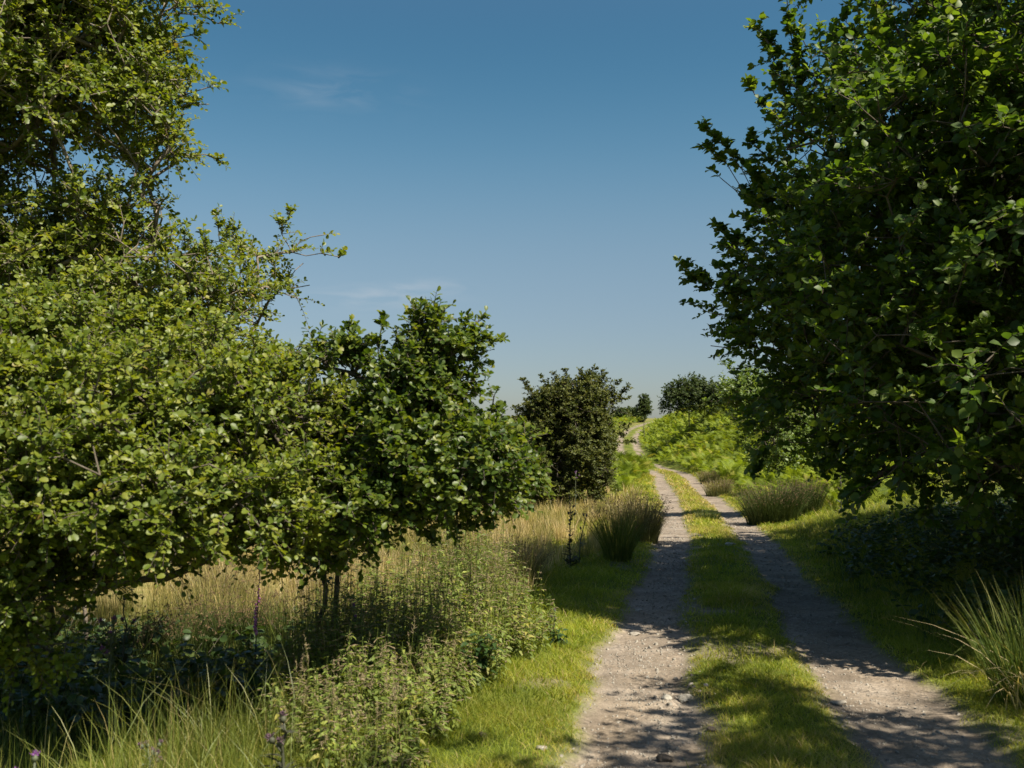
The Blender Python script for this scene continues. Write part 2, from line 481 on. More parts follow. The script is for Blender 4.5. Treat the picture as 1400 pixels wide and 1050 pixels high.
# ------------------------------------------------------------------ short turf: verge, crown of the track, bank
def build_turf():
    g = Geo()
    for y0, y1, dens, w, h in ((3.6, 7, 6500, .0045, .038), (7, 10, 4200, .006, .042), (10, 15, 2200, .008, .045), (15, 25, 900, .013, .05), (25, 45, 300, .026, .06), (45, 70, 90, .05, .08)):
        xl, xr = track_x(y0) - 6, track_x(y1) + 7
        n = int((xr - xl) * (y1 - y0) * dens)
        x, y = scatter(n, xl, xr, y0, y1)
        u = x - track_x(y)
        m = rut_mask(x, y)
        patch = fbm(x * 2.2, y * 2.2, 71)
        keep = in_view(x, y) & (R.random(n) > m * 1.15) & (R.random(n) > worn(x, y) * .75) & (R.random(n) < .72 + .5 * patch)
        keep &= (u > -3.4 - .12 * y) & (u < 5.5)
        keep &= (R.random(n) > meadow_mask(x, y) * .9)
        dim = 1 - .45 * sstep(2.5, 4.5, np.abs(u))
        keep &= R.random(n) < dim
        x, y, u, patch, m = x[keep], y[keep], u[keep], patch[keep], m[keep]
        n = len(x)
        hh = h * R.uniform(.5, 1.5, n) * (1 + .9 * np.clip(patch, 0, 1)) * (1 + .9 * sstep(1.6, 3.0, np.abs(u))) * (1 - .45 * m) * (.75 + .5 * sstep(.1, .5, np.abs(np.abs(u) - RUT) - .3))
        blades(g, on_ground(x, y) - UP * .004, hh, R.uniform(.2, 1.9, n), R.uniform(0, 6.283, n), w * R.uniform(.7, 1.3, n), 2,
               np.clip(R.normal(.42, .2, n) + patch * .34 + fbm(x * .6, y * .6, 77) * .3 + (R.random(n) < .05) * .5 + .28 * sstep(18, 30, y) * sstep(1.6, 1.0, np.abs(u)) + .25 * sstep(.28, .0, np.abs(np.abs(u) - RUT) - .42), 0, 1), twist=R.uniform(0, 6.283, n))
    n = 5200
    y = 3.6 + 26 * R.random(n) ** 1.6; x = track_x(y) + R.uniform(-2.6, 3.6, n); u = x - track_x(y)
    k = (R.random(n) > rut_mask(x, y)) & (R.random(n) < vnoise(x * 1.9, y * 1.9, 79) ** 2 * 1.5) & (meadow_mask(x, y) < .3)
    x, y = x[k], y[k]; n = len(x)
    blades(g, on_ground(x, y), R.uniform(.07, .17, n), np.abs(R.normal(.3, .4, n)), R.uniform(0, 6.283, n), .003 + y * .0004, 3, np.clip(R.normal(.7, .25, n), 0, 1), 2, R.uniform(0, 6.283, n), droop=R.uniform(0, .3, n))
    o = g.build('grass', M['turf'])
    tag(o, 'short sunlit and shaded turf on the verge, the bank and the strip between the wheel ruts', 'grass', kind='stuff')


build_turf()


# ------------------------------------------------------------------ straw coloured meadow of rushes and grasses, left of the track
def build_meadow():
    g = Geo()
    for y0, y1, dens, per, w in ((9.3, 14, 13, 75, .0055), (14, 22, 9, 58, .009), (22, 32, 6, 40, .015), (32, 48, 4, 26, .026)):
        xl, xr = -.62 * y1 - 1, track_x(y1)
        n = int((xr - xl) * (y1 - y0) * dens)
        x, y = scatter(n, xl, xr, y0, y1)
        mm = meadow_mask(x, y)
        keep = in_view(x, y) & (R.random(n) < mm * (.35 + .9 * vnoise(x * .7, y * .7, 81))) & (x - track_x(y) < -1.75)
        x, y, mm = x[keep], y[keep], mm[keep]; n = len(x)
        big = vnoise(x * .45, y * .45, 83)
        tone = np.clip(R.normal(.42, .22, n) + (big - .5) * .75, 0, 1)
        H = (.42 + .45 * vnoise(x * .8, y * .8, 85)) * R.uniform(.65, 1.2, n) * (.6 + .4 * sstep(-1.7, -3.0, x - track_x(y)))
        rad = R.uniform(.05, .2, n)
        k = np.repeat(np.arange(n), per); N = len(k)
        rr = np.sqrt(R.random(N)); a = R.uniform(0, 6.283, N)
        X, Y = x[k] + rr * rad[k] * np.cos(a), y[k] + rr * rad[k] * np.sin(a)
        h = H[k] * R.uniform(.45, 1.1, N) * (1 - .2 * rr)
        lean = np.abs(.38 * rr * R.uniform(.3, 1.5, N) + R.normal(0, .1, N))
        blades(g, on_ground(X, Y), h, lean, a + R.normal(0, .5, N), w * R.uniform(.6, 1.25, N), 3,
               np.clip(tone[k] + R.normal(0, .16, N), 0, 1), 1.7, R.uniform(0, 6.283, N), droop=R.uniform(0, .12, N))
    o = g.build('long_grass', M['straw'])
    tag(o, 'golden sea of dry rushes and long grass in the field left of the track', 'long grass', kind='stuff')


build_meadow()


# ------------------------------------------------------------------ lush grass at the near left corner
def build_near_grass():
    g = Geo()
    n = 52000
    x, y = scatter(n, -4.6, -.55, 4.0, 10.5)
    cl = vnoise(x * 1.6, y * 1.6, 91)
    edge = -0.75 - .42 * (y - 4.5) * sstep(7.2, 4.5, y) - .18 * (y - 5)
    keep = in_view(x, y) & (R.random(n) < .12 + .9 * cl ** 2) & (x < edge + .25 * fbm(x * 2, y * 2, 93))
    keep &= R.random(n) < np.where(y < 6.1, 1, .8)
    x, y, cl = x[keep], y[keep], cl[keep]; n = len(x)
    tall = R.random(n) < .16
    h = np.where(tall, R.uniform(.36, .62, n), R.uniform(.12, .34, n)) * (.7 + .5 * cl) * np.where(y < 6.3, 1.15, .8)
    blades(g, on_ground(x, y), h, np.abs(R.normal(.25, .3, n)), R.uniform(0, 6.283, n), R.uniform(.003, .006, n), 4,
           np.clip(R.normal(.5, .25, n), 0, 1), 2.2, R.uniform(0, 6.283, n), droop=R.uniform(0, .22, n))
    o = g.build('grass', M['meadow'])
    tag(o, 'lush yellow green long grass in the sunny near corner under the alder boughs', 'grass', kind='stuff')


build_near_grass()


# ------------------------------------------------------------------ nettle bed
def build_nettles():
    g, s, fl = Geo(), Geo(), Geo()
    n = 6500
    x, y = scatter(n, -3.2, .6, 5.3, 10.2)
    px = x / y * FPX + 700
    # the bed: between the meadow and the mown verge
    right = np.interp(y, [5.3, 6.2, 7, 8, 9, 10.2], [560, 600, 640, 690, 735, 745])
    left = np.interp(y, [5.3, 6.2, 7, 8, 10.2], [430, 390, 400, 420, 560])
    wob = fbm(x * 2.2, y * 2.2, 101) * 60 + R.normal(0, 14, n)
    keep = (px < right + wob - 14) & (px > left + wob) & (R.random(n) < .25 + 1.1 * vnoise(x * 2.4, y * 2.4, 107))
    x, y, px = x[keep], y[keep], px[keep]; n = len(x)
    edge = sstep(0, 70, np.interp(y, [5.3, 6.2, 7, 8, 9, 10.2], [560, 600, 640, 690, 735, 745]) - px)
    H = (.36 + .5 * sstep(5.6, 8.4, y) + .12 * fbm(x * 1.5, y * 1.5, 103)) * R.uniform(.42, 1.25, n) * (.4 + .6 * edge) * (.72 + .6 * vnoise(x * 3.1, y * 3.1, 109))
    root = on_ground(x, y)
    az = R.uniform(0, 6.283, n); lean = R.uniform(0, .22, n)
    Ld = np.stack([np.cos(az), np.sin(az), np.zeros(n)], 1)
    top = root + UP * H[:, None] + Ld * (H * lean)[:, None]
    tubes(s, root, top, .0035, .0016, 3, R.uniform(0, .6, n))
    st_t = np.clip(R.normal(.5, .2, n) + (R.random(n) < .004) * .5, 0, 1)
    K = 9
    for k in range(K):
        t = .22 + .78 * k / (K - 1)
        c = root + (top - root) * t
        for q in range(2):
            a = az + k * 1.5708 + q * math.pi + R.normal(0, .3, n)
            tip = -.35 + .55 * t + R.normal(0, .2, n)
            Yd = nrm(np.stack([np.cos(a), np.sin(a), tip], 1))
            Zd = nrm(UP + .3 * R.normal(size=(n, 3)) - Yd * tip[:, None])
            Xd = nrm(np.cross(Yd, Zd)); Zd = np.cross(Xd, Yd)
            sz = (.06 * (1 - .55 * abs(t - .5) * 1.3)) * R.uniform(.7, 1.25, n) * (1 if k < K - 1 else .6)
            inst(g, LEAF_NETTLE, c + Yd * .008, Xd, Yd, Zd, sz, np.clip(st_t + R.normal(0, .15, n), 0, 1))
        if .5 < t < .97:
            sel = R.random(n) < .6
            for q in range(2):
                a = az[sel] + k * 1.5708 + .785 + q * 2.1
                d = nrm(np.stack([np.cos(a), np.sin(a), R.uniform(-.5, .2, sel.sum())], 1))
                p = c[sel]; tubes(fl, p, p + d * .05, .002, .004, 3, R.random(sel.sum()))
    m = 5200
    x, y = scatter(m, -3.3, .5, 5.2, 10.2)
    pxx = x / y * FPX + 700
    k = (pxx < np.interp(y, [5.3, 6.2, 7, 8, 9, 10.2], [560, 600, 640, 690, 735, 745]) - 10) & (pxx > 370) & (R.random(m) < .3 + vnoise(x * 1.5, y * 1.5, 113))
    x, y = x[k], y[k]; m = len(x)
    gb = Geo()
    blades(gb, on_ground(x, y), (.34 + .4 * sstep(5.6, 8.4, y)) * R.uniform(.6, 1.3, m), np.abs(R.normal(.15, .22, m)), R.uniform(0, 6.283, m), R.uniform(.003, .006, m), 4, np.clip(R.normal(.6, .25, m), 0, 1), 2, R.uniform(0, 6.283, m), droop=R.uniform(0, .3, m))
    # pinkish grass panicles standing through the nettles
    m = 1100
    x, y = scatter(m, -3.2, .45, 5.2, 9.8)
    px = x / y * FPX + 700
    keep = (px < np.interp(y, [5.3, 6.2, 7, 8, 9, 10.2], [540, 585, 625, 680, 715, 725])) & (px > 400)
    x, y = x[keep], y[keep]; m = len(x)
    root = on_ground(x, y); az = R.uniform(0, 6.283, m); H = (.46 + .42 * sstep(5.5, 8.5, y)) * R.uniform(.6, 1.2, m)
    Ld = np.stack([np.cos(az), np.sin(az), np.zeros(m)], 1)
    top = root + UP * H[:, None] + Ld * (H * .12)[:, None]
    tubes(s, root, top, .0016, .001, 3, R.uniform(.7, 1, m))
    for k in range(16):
        t = R.uniform(.8, 1.02, m)
        p = root + (top - root) * t[:, None]
        d = nrm(R.normal(size=(m, 3)) + UP * .9)
        tubes(fl, p, p + d * (.035 * (1.15 - (t - .8) * 4))[:, None].clip(.01), .0022, .0008, 3, R.random(m))
    o = g.build('nettle_bed', M['nettle'])
    tag(o, 'rough bed of nettles and flowering grass along the sunny verge', 'nettles', kind='stuff')
    for nm, gg, mt in (('stems', s, M['nettle']), ('seed_heads', fl, M['seed']), ('grass_blades', gb, M['meadow'])):
        c = gg.build(nm, mt, o); c['kind'] = 'stuff'


build_nettles()


# ------------------------------------------------------------------ bracken
def frond_template(pairs=12):
    V, T = [], []
    def pt(t): return np.array([0, t * .86, .52 * t - .62 * t ** 2.2])
    for k in range(pairs):
        t = .22 + .76 * k / (pairs - 1)
        b = pt(t); ln = .36 * (1 - (k / (pairs - 1)) * .93) ** .8
        for sgn in (-1, 1):
            i = len(V)
            w = .03 * (1 - .5 * k / pairs)
            V += [b + [0, -w, 0], b + [0, w, .0], b + [sgn * ln * .55, .06 + w * .8, .035], b + [sgn * ln * .55, .06 - w * .8, .035], b + [sgn * ln, .12, -.03]]
            T += [(i, i + 1, i + 2), (i, i + 2, i + 3), (i + 3, i + 2, i + 4)]
    i = len(V)
    for t in (0, .35, .7):
        V += [pt(t) + [-.008, 0, 0], pt(t) + [.008, 0, 0]]
    T += [(i, i + 1, i + 3), (i, i + 3, i + 2), (i + 2, i + 3, i + 5), (i + 2, i + 5, i + 4)]
    return np.array(V, float), [np.array(T)]


FROND = frond_template()


def bracken(regions, label, hscale=1.0, dark=0.0):
    g = Geo()
    for (x, y) in regions:
        n = len(x)
        cl = vnoise(x * .6, y * .6, 111)
        z = height(x, y, False)
        o = np.stack([x, y, z + (R.uniform(.05, .4, n) + .3 * np.clip(cl - .25, 0, 1)) * hscale * (.6 + .7 * cl)], 1)
        az = R.uniform(0, 6.283, n); el = R.uniform(.25, 1.15, n)
        Yd = np.stack([np.cos(az) * np.cos(el), np.sin(az) * np.cos(el), np.sin(el)], 1)
        Zd = nrm(UP - Yd * Yd[:, 2:3] + .25 * R.normal(size=(n, 3)))
        Xd = nrm(np.cross(Yd, Zd)); Zd = np.cross(Xd, Yd)
        inst(g, FROND, o, Xd, Yd, Zd, hscale * R.uniform(.42, .8, n) * (.7 + .5 * cl), np.clip(R.normal(.5, .22, n) + (cl - .5) * .35, 0, 1))
    o = g.build('bracken', M['bracken'])
    tag(o, label, 'bracken', kind='stuff')


def hill_points(dens_scale=1.0):
    out = []
    for y0, y1, dens in ((26, 40, 18), (40, 60, 18), (60, 90, 15), (90, 128, 10), (128, 165, 5)):
        xl, xr = track_x(y0) + 1.3, track_x(y1) + 26
        n = int((xr - xl) * (y1 - y0) * dens * dens_scale)
        x, y = scatter(n, xl, xr, y0, y1)
        u = x - track_x(y)
        lim = np.interp(y, [26, 30, 42, 60, 200], [3.4, 2.8, 2.1, 1.55, 1.5]) + fbm(x * .4, y * .4, 121) * .7
        keep = (u > lim) & in_view(x, y, 1.05) & (x / y * FPX + 700 < 1420)
        # wander of bare shadowy hollows between the stands
        keep &= R.random(n) < .65 + .7 * vnoise(x * .35, y * .22, 123)
        out.append((x[keep], y[keep]))
    return out


bracken(hill_points(), 'bright green bracken covering the hillside right of the climbing track')
_x, _y = scatter(9000, 2.5, 10.5, 44, 68)
_px = _x / _y * FPX + 700
_k = (_px > 775) & (_px < np.interp(_y, [44, 56, 68], [850, 880, 893])) & (_x - track_x(_y) < -1.4)
_l = [(_x[_k], _y[_k])]
_x, _y = scatter(6000, -6, 20, 75, 165)
_k = (_x - track_x(_y) < -1.5) & (_x - track_x(_y) > -15)
_l.append((_x[_k], _y[_k]))
bracken(_l, 'low bracken patch between the golden rushes and the bend of the track', 1.25)


# ------------------------------------------------------------------ trees
def skeleton(stems, blobs, npts, seed, shoots=(), step=.28, shell=.42, pull=.35):
    rg = np.random.default_rng(seed)
    pos, par, tip = [], [], []

    def push(p, q, is_tip=0):
        pos.append(np.asarray(p, float)); par.append(q); tip.append(is_tip); return len(pos) - 1
    for st in stems:
        st = [np.asarray(s, float) for s in st]
        last = -1
        for a, b in zip(st[:-1], st[1:]):
            k = max(2, int(np.linalg.norm(b - a) / step))
            for i in range(k + (last < 0)):
                t = (i + (0 if last < 0 and i == 0 else 1)) / k if last >= 0 else i / k
                last = push(a + (b - a) * min(t, 1) + rg.normal(0, .02, 3) * (i > 0), last)
    base = pos[0].copy()
    vol = np.array([b[1][0] * b[1][1] * b[1][2] * (b[2] if len(b) > 2 else 1) for b in blobs])
    cnt = np.maximum(6, np.round(npts * vol / vol.sum())).astype(int)
    T, C = [], []
    for (c, r, *_), k in zip(blobs, cnt):
        v = nrm(rg.normal(size=(k, 3))) * (rg.random(k) ** shell)[:, None]
        v *= 1 + .22 * np.sin(v[:, :1] * 9 + seed) * np.cos(v[:, 2:3] * 8)
        T.append(np.asarray(c) + v * np.asarray(r)); C.append(np.tile(np.asarray(c), (k, 1)))
    T = np.concatenate(T); C = np.concatenate(C)
    order = np.argsort(np.linalg.norm(T - base, axis=1) + rg.normal(0, .25, len(T)))
    buf = np.zeros((len(T) * 12 + len(pos) + 2000, 3)); buf[:len(pos)] = pos
    bd = np.zeros(len(buf)); bd[:len(pos)] = [np.linalg.norm(p - base) for p in pos]
    ctr = {}

    def attach(t, c, is_tip):
        n = len(pos)
        d = np.linalg.norm(buf[:n] - t, axis=1)
        cost = d + pull * np.maximum(bd[:n] - np.linalg.norm(t - base) + .05, 0) * 3
        j = int(np.argmin(cost)); dj = d[j]
        k = max(1, int(dj / step)); a = pos[j]; last = j
        for i in range(1, k + 1):
            s = i / k
            p = a + (t - a) * s + (UP * (.08 * dj * math.sin(math.pi * s)) + rg.normal(0, .035 * min(dj, 1), 3)) * (i < k)
            last = push(p, last, is_tip); buf[len(pos) - 1] = p; bd[len(pos) - 1] = np.linalg.norm(p - base); ctr[last] = c
        return last
    for i in order: attach(T[i], C[i], 1)
    for sh in shoots:
        a, b = np.asarray(sh[0], float), np.asarray(sh[1], float)
        last = attach(a, a, 1)
        k = max(2, int(np.linalg.norm(b - a) / (step * .6)))
        for i in range(1, k + 1):
            s = i / k
            p = a + (b - a) * s + rg.normal(0, .02, 3) + UP * (.10 * np.linalg.norm(b - a) * (s * s - s))
            last = push(p, last, 2); ctr[last] = a
    pos = np.array(pos); par = np.array(par); tip = np.array(tip)
    ctrs = np.array([ctr.get(i, pos[i]) for i in range(len(pos))])
    return pos, par, tip, ctrs, rg


def pipe_radius(par, r0, expo=2.3):
    n = len(par); s = np.zeros(n); child = np.zeros(n, int)
    r = np.zeros(n)
    for i in range(n - 1, -1, -1):
        r[i] = r0 if child[i] == 0 else s[i] ** (1 / expo)
        if par[i] >= 0: s[par[i]] += r[i] ** expo; child[par[i]] += 1
    return r, child


def tree(name, label, cat, base, stems, blobs, shoots=(), npts=300, seed=1, r0=.005, tw_n=2, tw_len=.35, tw_leaf=9,
         leaf=.07, tmpl=LEAF_ALDER, mat='alder', droop=.15, up=.25, group=None, step=.28, shell=.42, pale=False, rmax=.2,
         scatter_dir=.55, flat=.6, two=False, gap=0):
    pos, par, tip, ctr, rg = skeleton(stems, blobs, npts, seed, shoots, step, shell)
    r, child = pipe_radius(par, r0)
    r = np.minimum(r, rmax)
    root = thing(name, base, label, cat, group)
    e = np.where(par >= 0)[0]
    big = (r[e] > .022) & (tip[e] == 0) if not two else tip[e] == 0
    gt, gb = Geo(), Geo()
    for gg, sel, sides in ((gt, big, 8), (gb, ~big, 5)):
        k = e[sel]
        if len(k):
            a, b = pos[par[k]], pos[k]
            ext = nrm(b - a) * np.minimum(r[k], .02)[:, None] * .6
            ra = np.where(tip[par[k]] == 0, np.minimum(r[par[k]], r[k] * 1.35), np.minimum(r[par[k]], r[k] * 1.25))
            tubes(gg, a - ext, b + ext, ra, r[k], sides, rg.random(len(k)))
    # leafy twigs
    src = np.where((tip > 0) & (r < .016 + r0))[0]
    S, D, Ln, TI, OUT = [], [], [], [], []
    for q in range(tw_n):
        dirp = nrm(pos[src] - pos[par[src]])
        out = nrm(pos[src] - ctr[src] + 1e-4)
        D.append(nrm(dirp * .55 + out * .5 + UP * up + scatter_dir * rg.normal(size=(len(src), 3))))
        OUT.append(out); S.append(pos[src]); Ln.append(tw_len * rg.uniform(.55, 1.2, len(src)) * np.where(tip[src] == 2, .55, 1)); TI.append(rg.random(len(src)))
    S, D, Ln, TI, OUT = (np.concatenate(q) for q in (S, D, Ln, TI, OUT))
    if gap:
        # hollows between the leafy sprays
        wv = rg.normal(size=(7, 3)) * (6.283 / gap) * .6; ph = rg.uniform(0, 6.283, 7)
        f = np.sin(S @ wv.T + ph).mean(1) * 7 ** .5
        kp = (f > -.62 + .3 * rg.normal(size=len(S)))
        S, D, Ln, TI, OUT = S[kp], D[kp], Ln[kp], TI[kp], OUT[kp]
    mid = S + D * (Ln * .5)[:, None]
    end = S + D * Ln[:, None] - UP * (droop * Ln)[:, None]
    tubes(gb, S, mid, r0 * .8, r0 * .6, 3, TI); tubes(gb, mid, end, r0 * .6, r0 * .3, 3, TI)
    g = Geo()
    n = len(S)
    for k in range(tw_leaf):
        t = .12 + .88 * (k + rg.random(n) * .4) / tw_leaf
        t = np.minimum(t, 1)[:, None]
        p = np.where(t < .5, S + (mid - S) * t * 2, mid + (end - mid) * (t - .5) * 2)
        side = nrm(np.cross(D, UP + .35 * rg.normal(size=(n, 3))))
        sg = 1 if k % 2 else -1
        Yd = nrm(D * (.5 + .5 * (k == tw_leaf - 1)) + side * (sg * .8 * (k < tw_leaf - 1)) + .35 * rg.normal(size=(n, 3)) + UP * .12)
        Zd = UP * flat + SUND * .35 + OUT * .35 + .5 * rg.normal(size=(n, 3)) + D * .1
        Zd = nrm(Zd - Yd * (Zd * Yd).sum(1, keepdims=True))
        Xd = np.cross(Yd, Zd)
        sz = leaf * rg.uniform(.5, 1.28, n) * (1 if k < tw_leaf - 1 else .8)
        inst(g, tmpl, p + Yd * (.08 * leaf), Xd, Yd, Zd, sz, np.clip(TI * .55 + rg.random(n) * .45, 0, 1))
    if gt.n: gt.build('trunk', M['bark'], root, smooth=True)
    gb.build('branches', M['twig' if pale else 'bark'], root)
    g.build('foliage', M[mat], root)
    return root


def gz(x, y): return float(height(np.array(x), np.array(y)))
def gp(x, y, dz=0): return np.array([x, y, gz(x, y) + dz])


# --- left: tall alder behind, near alder with low boughs, young dark alder beside the verge
b = gp(-4.05, 9.6)
tree('alder_tree', 'tall alder filling the upper left corner with dense small leaves', 'tree', b,
     [[b, P(120, 620, 9.5), P(100, 430, 9.3), P(70, 200, 9.2), P(90, 40, 9.1), P(60, -200, 9.1)],
      [P(120, 620, 9.5), P(230, 470, 9.7), P(330, 400, 10.2)]],
     [(P(40, 60, 9), (1.5, 1.5, 1.05)), (P(130, 40, 8.9), (.5, .9, .55)), (P(235, 12, 8.8), (.28, .5, .16)), (P(225, 60, 8.8), (.2, .3, .12)), (P(185, 120, 9), (.52, .7, .42)),
      (P(245, 200, 9), (.30, .4, .2)), (P(205, 190, 9.1), (.35, .5, .3)), (P(110, 340, 9.2), (1.1, 1.2, .55)), (P(215, 270, 9), (.26, .4, .32)), (P(-20, 330, 9), (.8, 1.1, .6)),
      (P(40, 430, 8.8), (1.3, 1.1, .6)), (P(200, 400, 9.2), (.62, .8, .55)), (P(280, 450, 9.4), (.5, .7, .4)), (P(-150, 150, 9), (1.3, 1.5, 2)),
       (P(60, -150, 9), (1.7, 1.6, 1.0)), (P(90, 130, 8.3), (.9, .5, .5)), (P(130, 290, 8.5), (.6, .5, .3)), (P(60, 370, 8.4), (.9, .6, .4)), (P(-30, 200, 8.6), (.4, .5, .5)), (P(185, 235, 8.6), (.24, .4, .26)), (P(260, 390, 9), (.4, .5, .4)), (P(300, 400, 9.6), (.45, .6, .4)), (P(210, 90, 8.7), (.35, .4, .3)), (P(170, 350, 8.6), (.5, .5, .4)), (P(20, 20, 8.2), (.8, .5, .5)), (P(130, 70, 8.5), (.6, .5, .5)),
      (P(365, 350, 10.5), (.42, .55, .26), .8), (P(400, 385, 10.5), (.3, .45, .22), .8), (P(310, 335, 10.5), (.16, .3, .24)), (P(345, 420, 10.3), (.35, .5, .3))],
     [(P(400, 345, 10.5), P(462, 350, 10.5)), (P(385, 320, 10.5), P(398, 297, 10.5)), (P(410, 330, 10.5), P(440, 322, 10.5)), (P(240, 205, 9), P(298, 218, 9)), (P(240, 10, 8.8), P(288, 8, 8.8)),
      (P(225, 150, 9), P(285, 140, 9)), (P(300, 330, 10.5), P(293, 300, 10.5)), (P(230, 60, 8.9), P(262, 40, 8.9))],
     gap=.7, npts=4800, seed=3, tw_n=4, tw_len=.28, tw_leaf=11, leaf=.048, mat='alder', pale=True, step=.22, shell=.5, rmax=.02)

def PC(a, c, d): return P(a, c, d + .75)


b = gp(-3.75, 8.0)
tree('alder_tree', 'broad alder at the left edge, its low leafy boughs sweeping over shaded grass', 'tree', b,
     [[b, PC(70, 860, 7.0), PC(140, 800, 6.6), PC(230, 788, 6.2), PC(330, 750, 6.0), PC(420, 690, 6.1)],
      [PC(70, 860, 7.0), PC(60, 760, 6.6), PC(80, 640, 6.1), PC(200, 580, 6.0)], [PC(140, 800, 6.6), PC(170, 700, 6), PC(300, 620, 5.9), PC(420, 600, 6.3)]],
     [(PC(60, 560, 5.5), (0.70, 0.79, 0.41)), (PC(200, 545, 5.8), (0.56, 0.68, 0.34)), (PC(330, 560, 6.0), (0.59, 0.68, 0.36)), (PC(440, 590, 6.4), (0.47, 0.56, 0.34)),
      (PC(100, 670, 5.1), (0.75, 0.68, 0.41)), (PC(260, 685, 5.3), (0.63, 0.68, 0.31)), (PC(400, 690, 5.7), (0.52, 0.62, 0.27)), (PC(-20, 790, 5.1), (0.41, 0.56, 0.34)),
      (PC(-140, 620, 5.2), (0.79, 0.90, 0.79)), (PC(25, 880, 5.3), (0.17, 0.28, 0.23)), (PC(60, 460, 6.5), (0.79, 0.68, 0.34)), (PC(210, 480, 6.8), (0.68, 0.68, 0.34)), (PC(330, 520, 7.2), (0.42, 0.56, 0.28)),
      (PC(180, 755, 5.6), (0.40, 0.45, 0.14)), (PC(390, 740, 5.9), (0.34, 0.34, 0.14)), (PC(90, 790, 5.6), (0.32, 0.34, 0.16)), (PC(480, 640, 6.3), (0.34, 0.34, 0.34))],
     [(PC(40, 880, 5.2), PC(60, 925, 5.2)), (PC(90, 880, 5.2), PC(95, 905, 5.2)), (PC(400, 745, 5.9), PC(455, 765, 5.9)), (PC(20, 500, 5.6), PC(10, 455, 5.6))],
     gap=.5, npts=3500, seed=5, tw_n=5, tw_len=.22, tw_leaf=10, leaf=.043, mat='alder', step=.18, shell=.5, rmax=.04)

b = gp(-1.55, 7.9)
tree('alder_tree', 'young dark green alder with two slender stems beside the nettle bed', 'tree', b,
     [[b, P(441, 800, 7.7), P(450, 745, 7.4), P(500, 660, 7.0), P(560, 560, 6.9), P(600, 470, 6.9)],
      [b + [.14, -.05, 0], P(458, 800, 7.6), P(470, 750, 7.2), P(540, 700, 6.7), P(620, 650, 6.8)]],
     [(P(585, 530, 6.9), (.27, .4, .38)), (P(625, 475, 6.9), (.2, .25, .13)), (P(590, 455, 6.9), (.13, .2, .13)), (P(545, 575, 6.8), (.26, .4, .36)),
      (P(470, 492, 7.1), (.24, .3, .1)), (P(425, 485, 7.3), (.15, .2, .1)), (P(620, 640, 6.7), (.4, .45, .3)), (P(680, 625, 7), (.2, .3, .27)), (P(505, 685, 6.5), (.32, .4, .24)),
      (P(590, 670, 6.6), (.28, .35, .16)), (P(560, 620, 6.7), (.35, .4, .3)), (P(700, 655, 7.1), (.16, .25, .14)), (P(660, 670, 7), (.2, .25, .1)), (P(470, 730, 6.8), (.18, .25, .1)), (P(440, 765, 7.3), (.16, .2, .09)), (P(500, 750, 6.9), (.12, .2, .06))],
     [(P(590, 460, 6.9), P(590, 420, 6.9)), (P(640, 470, 6.9), P(683, 462, 6.9)), (P(520, 500, 6.9), P(523, 448, 6.9)), (P(470, 490, 7.1), P(475, 458, 7.1)), (P(660, 600, 7), P(668, 540, 7)),
      (P(560, 722, 6.7), P(660, 716, 6.8)), (P(700, 640, 7.1), P(738, 650, 7.1)), (P(440, 490, 7.2), P(415, 468, 7.2)), (P(610, 490, 6.9), P(655, 440, 6.9))],
     gap=.35, npts=1150, seed=8, tw_n=5, tw_len=.19, tw_leaf=9, leaf=.047, mat='alder_dark', step=.15, shell=.5, rmax=.02)

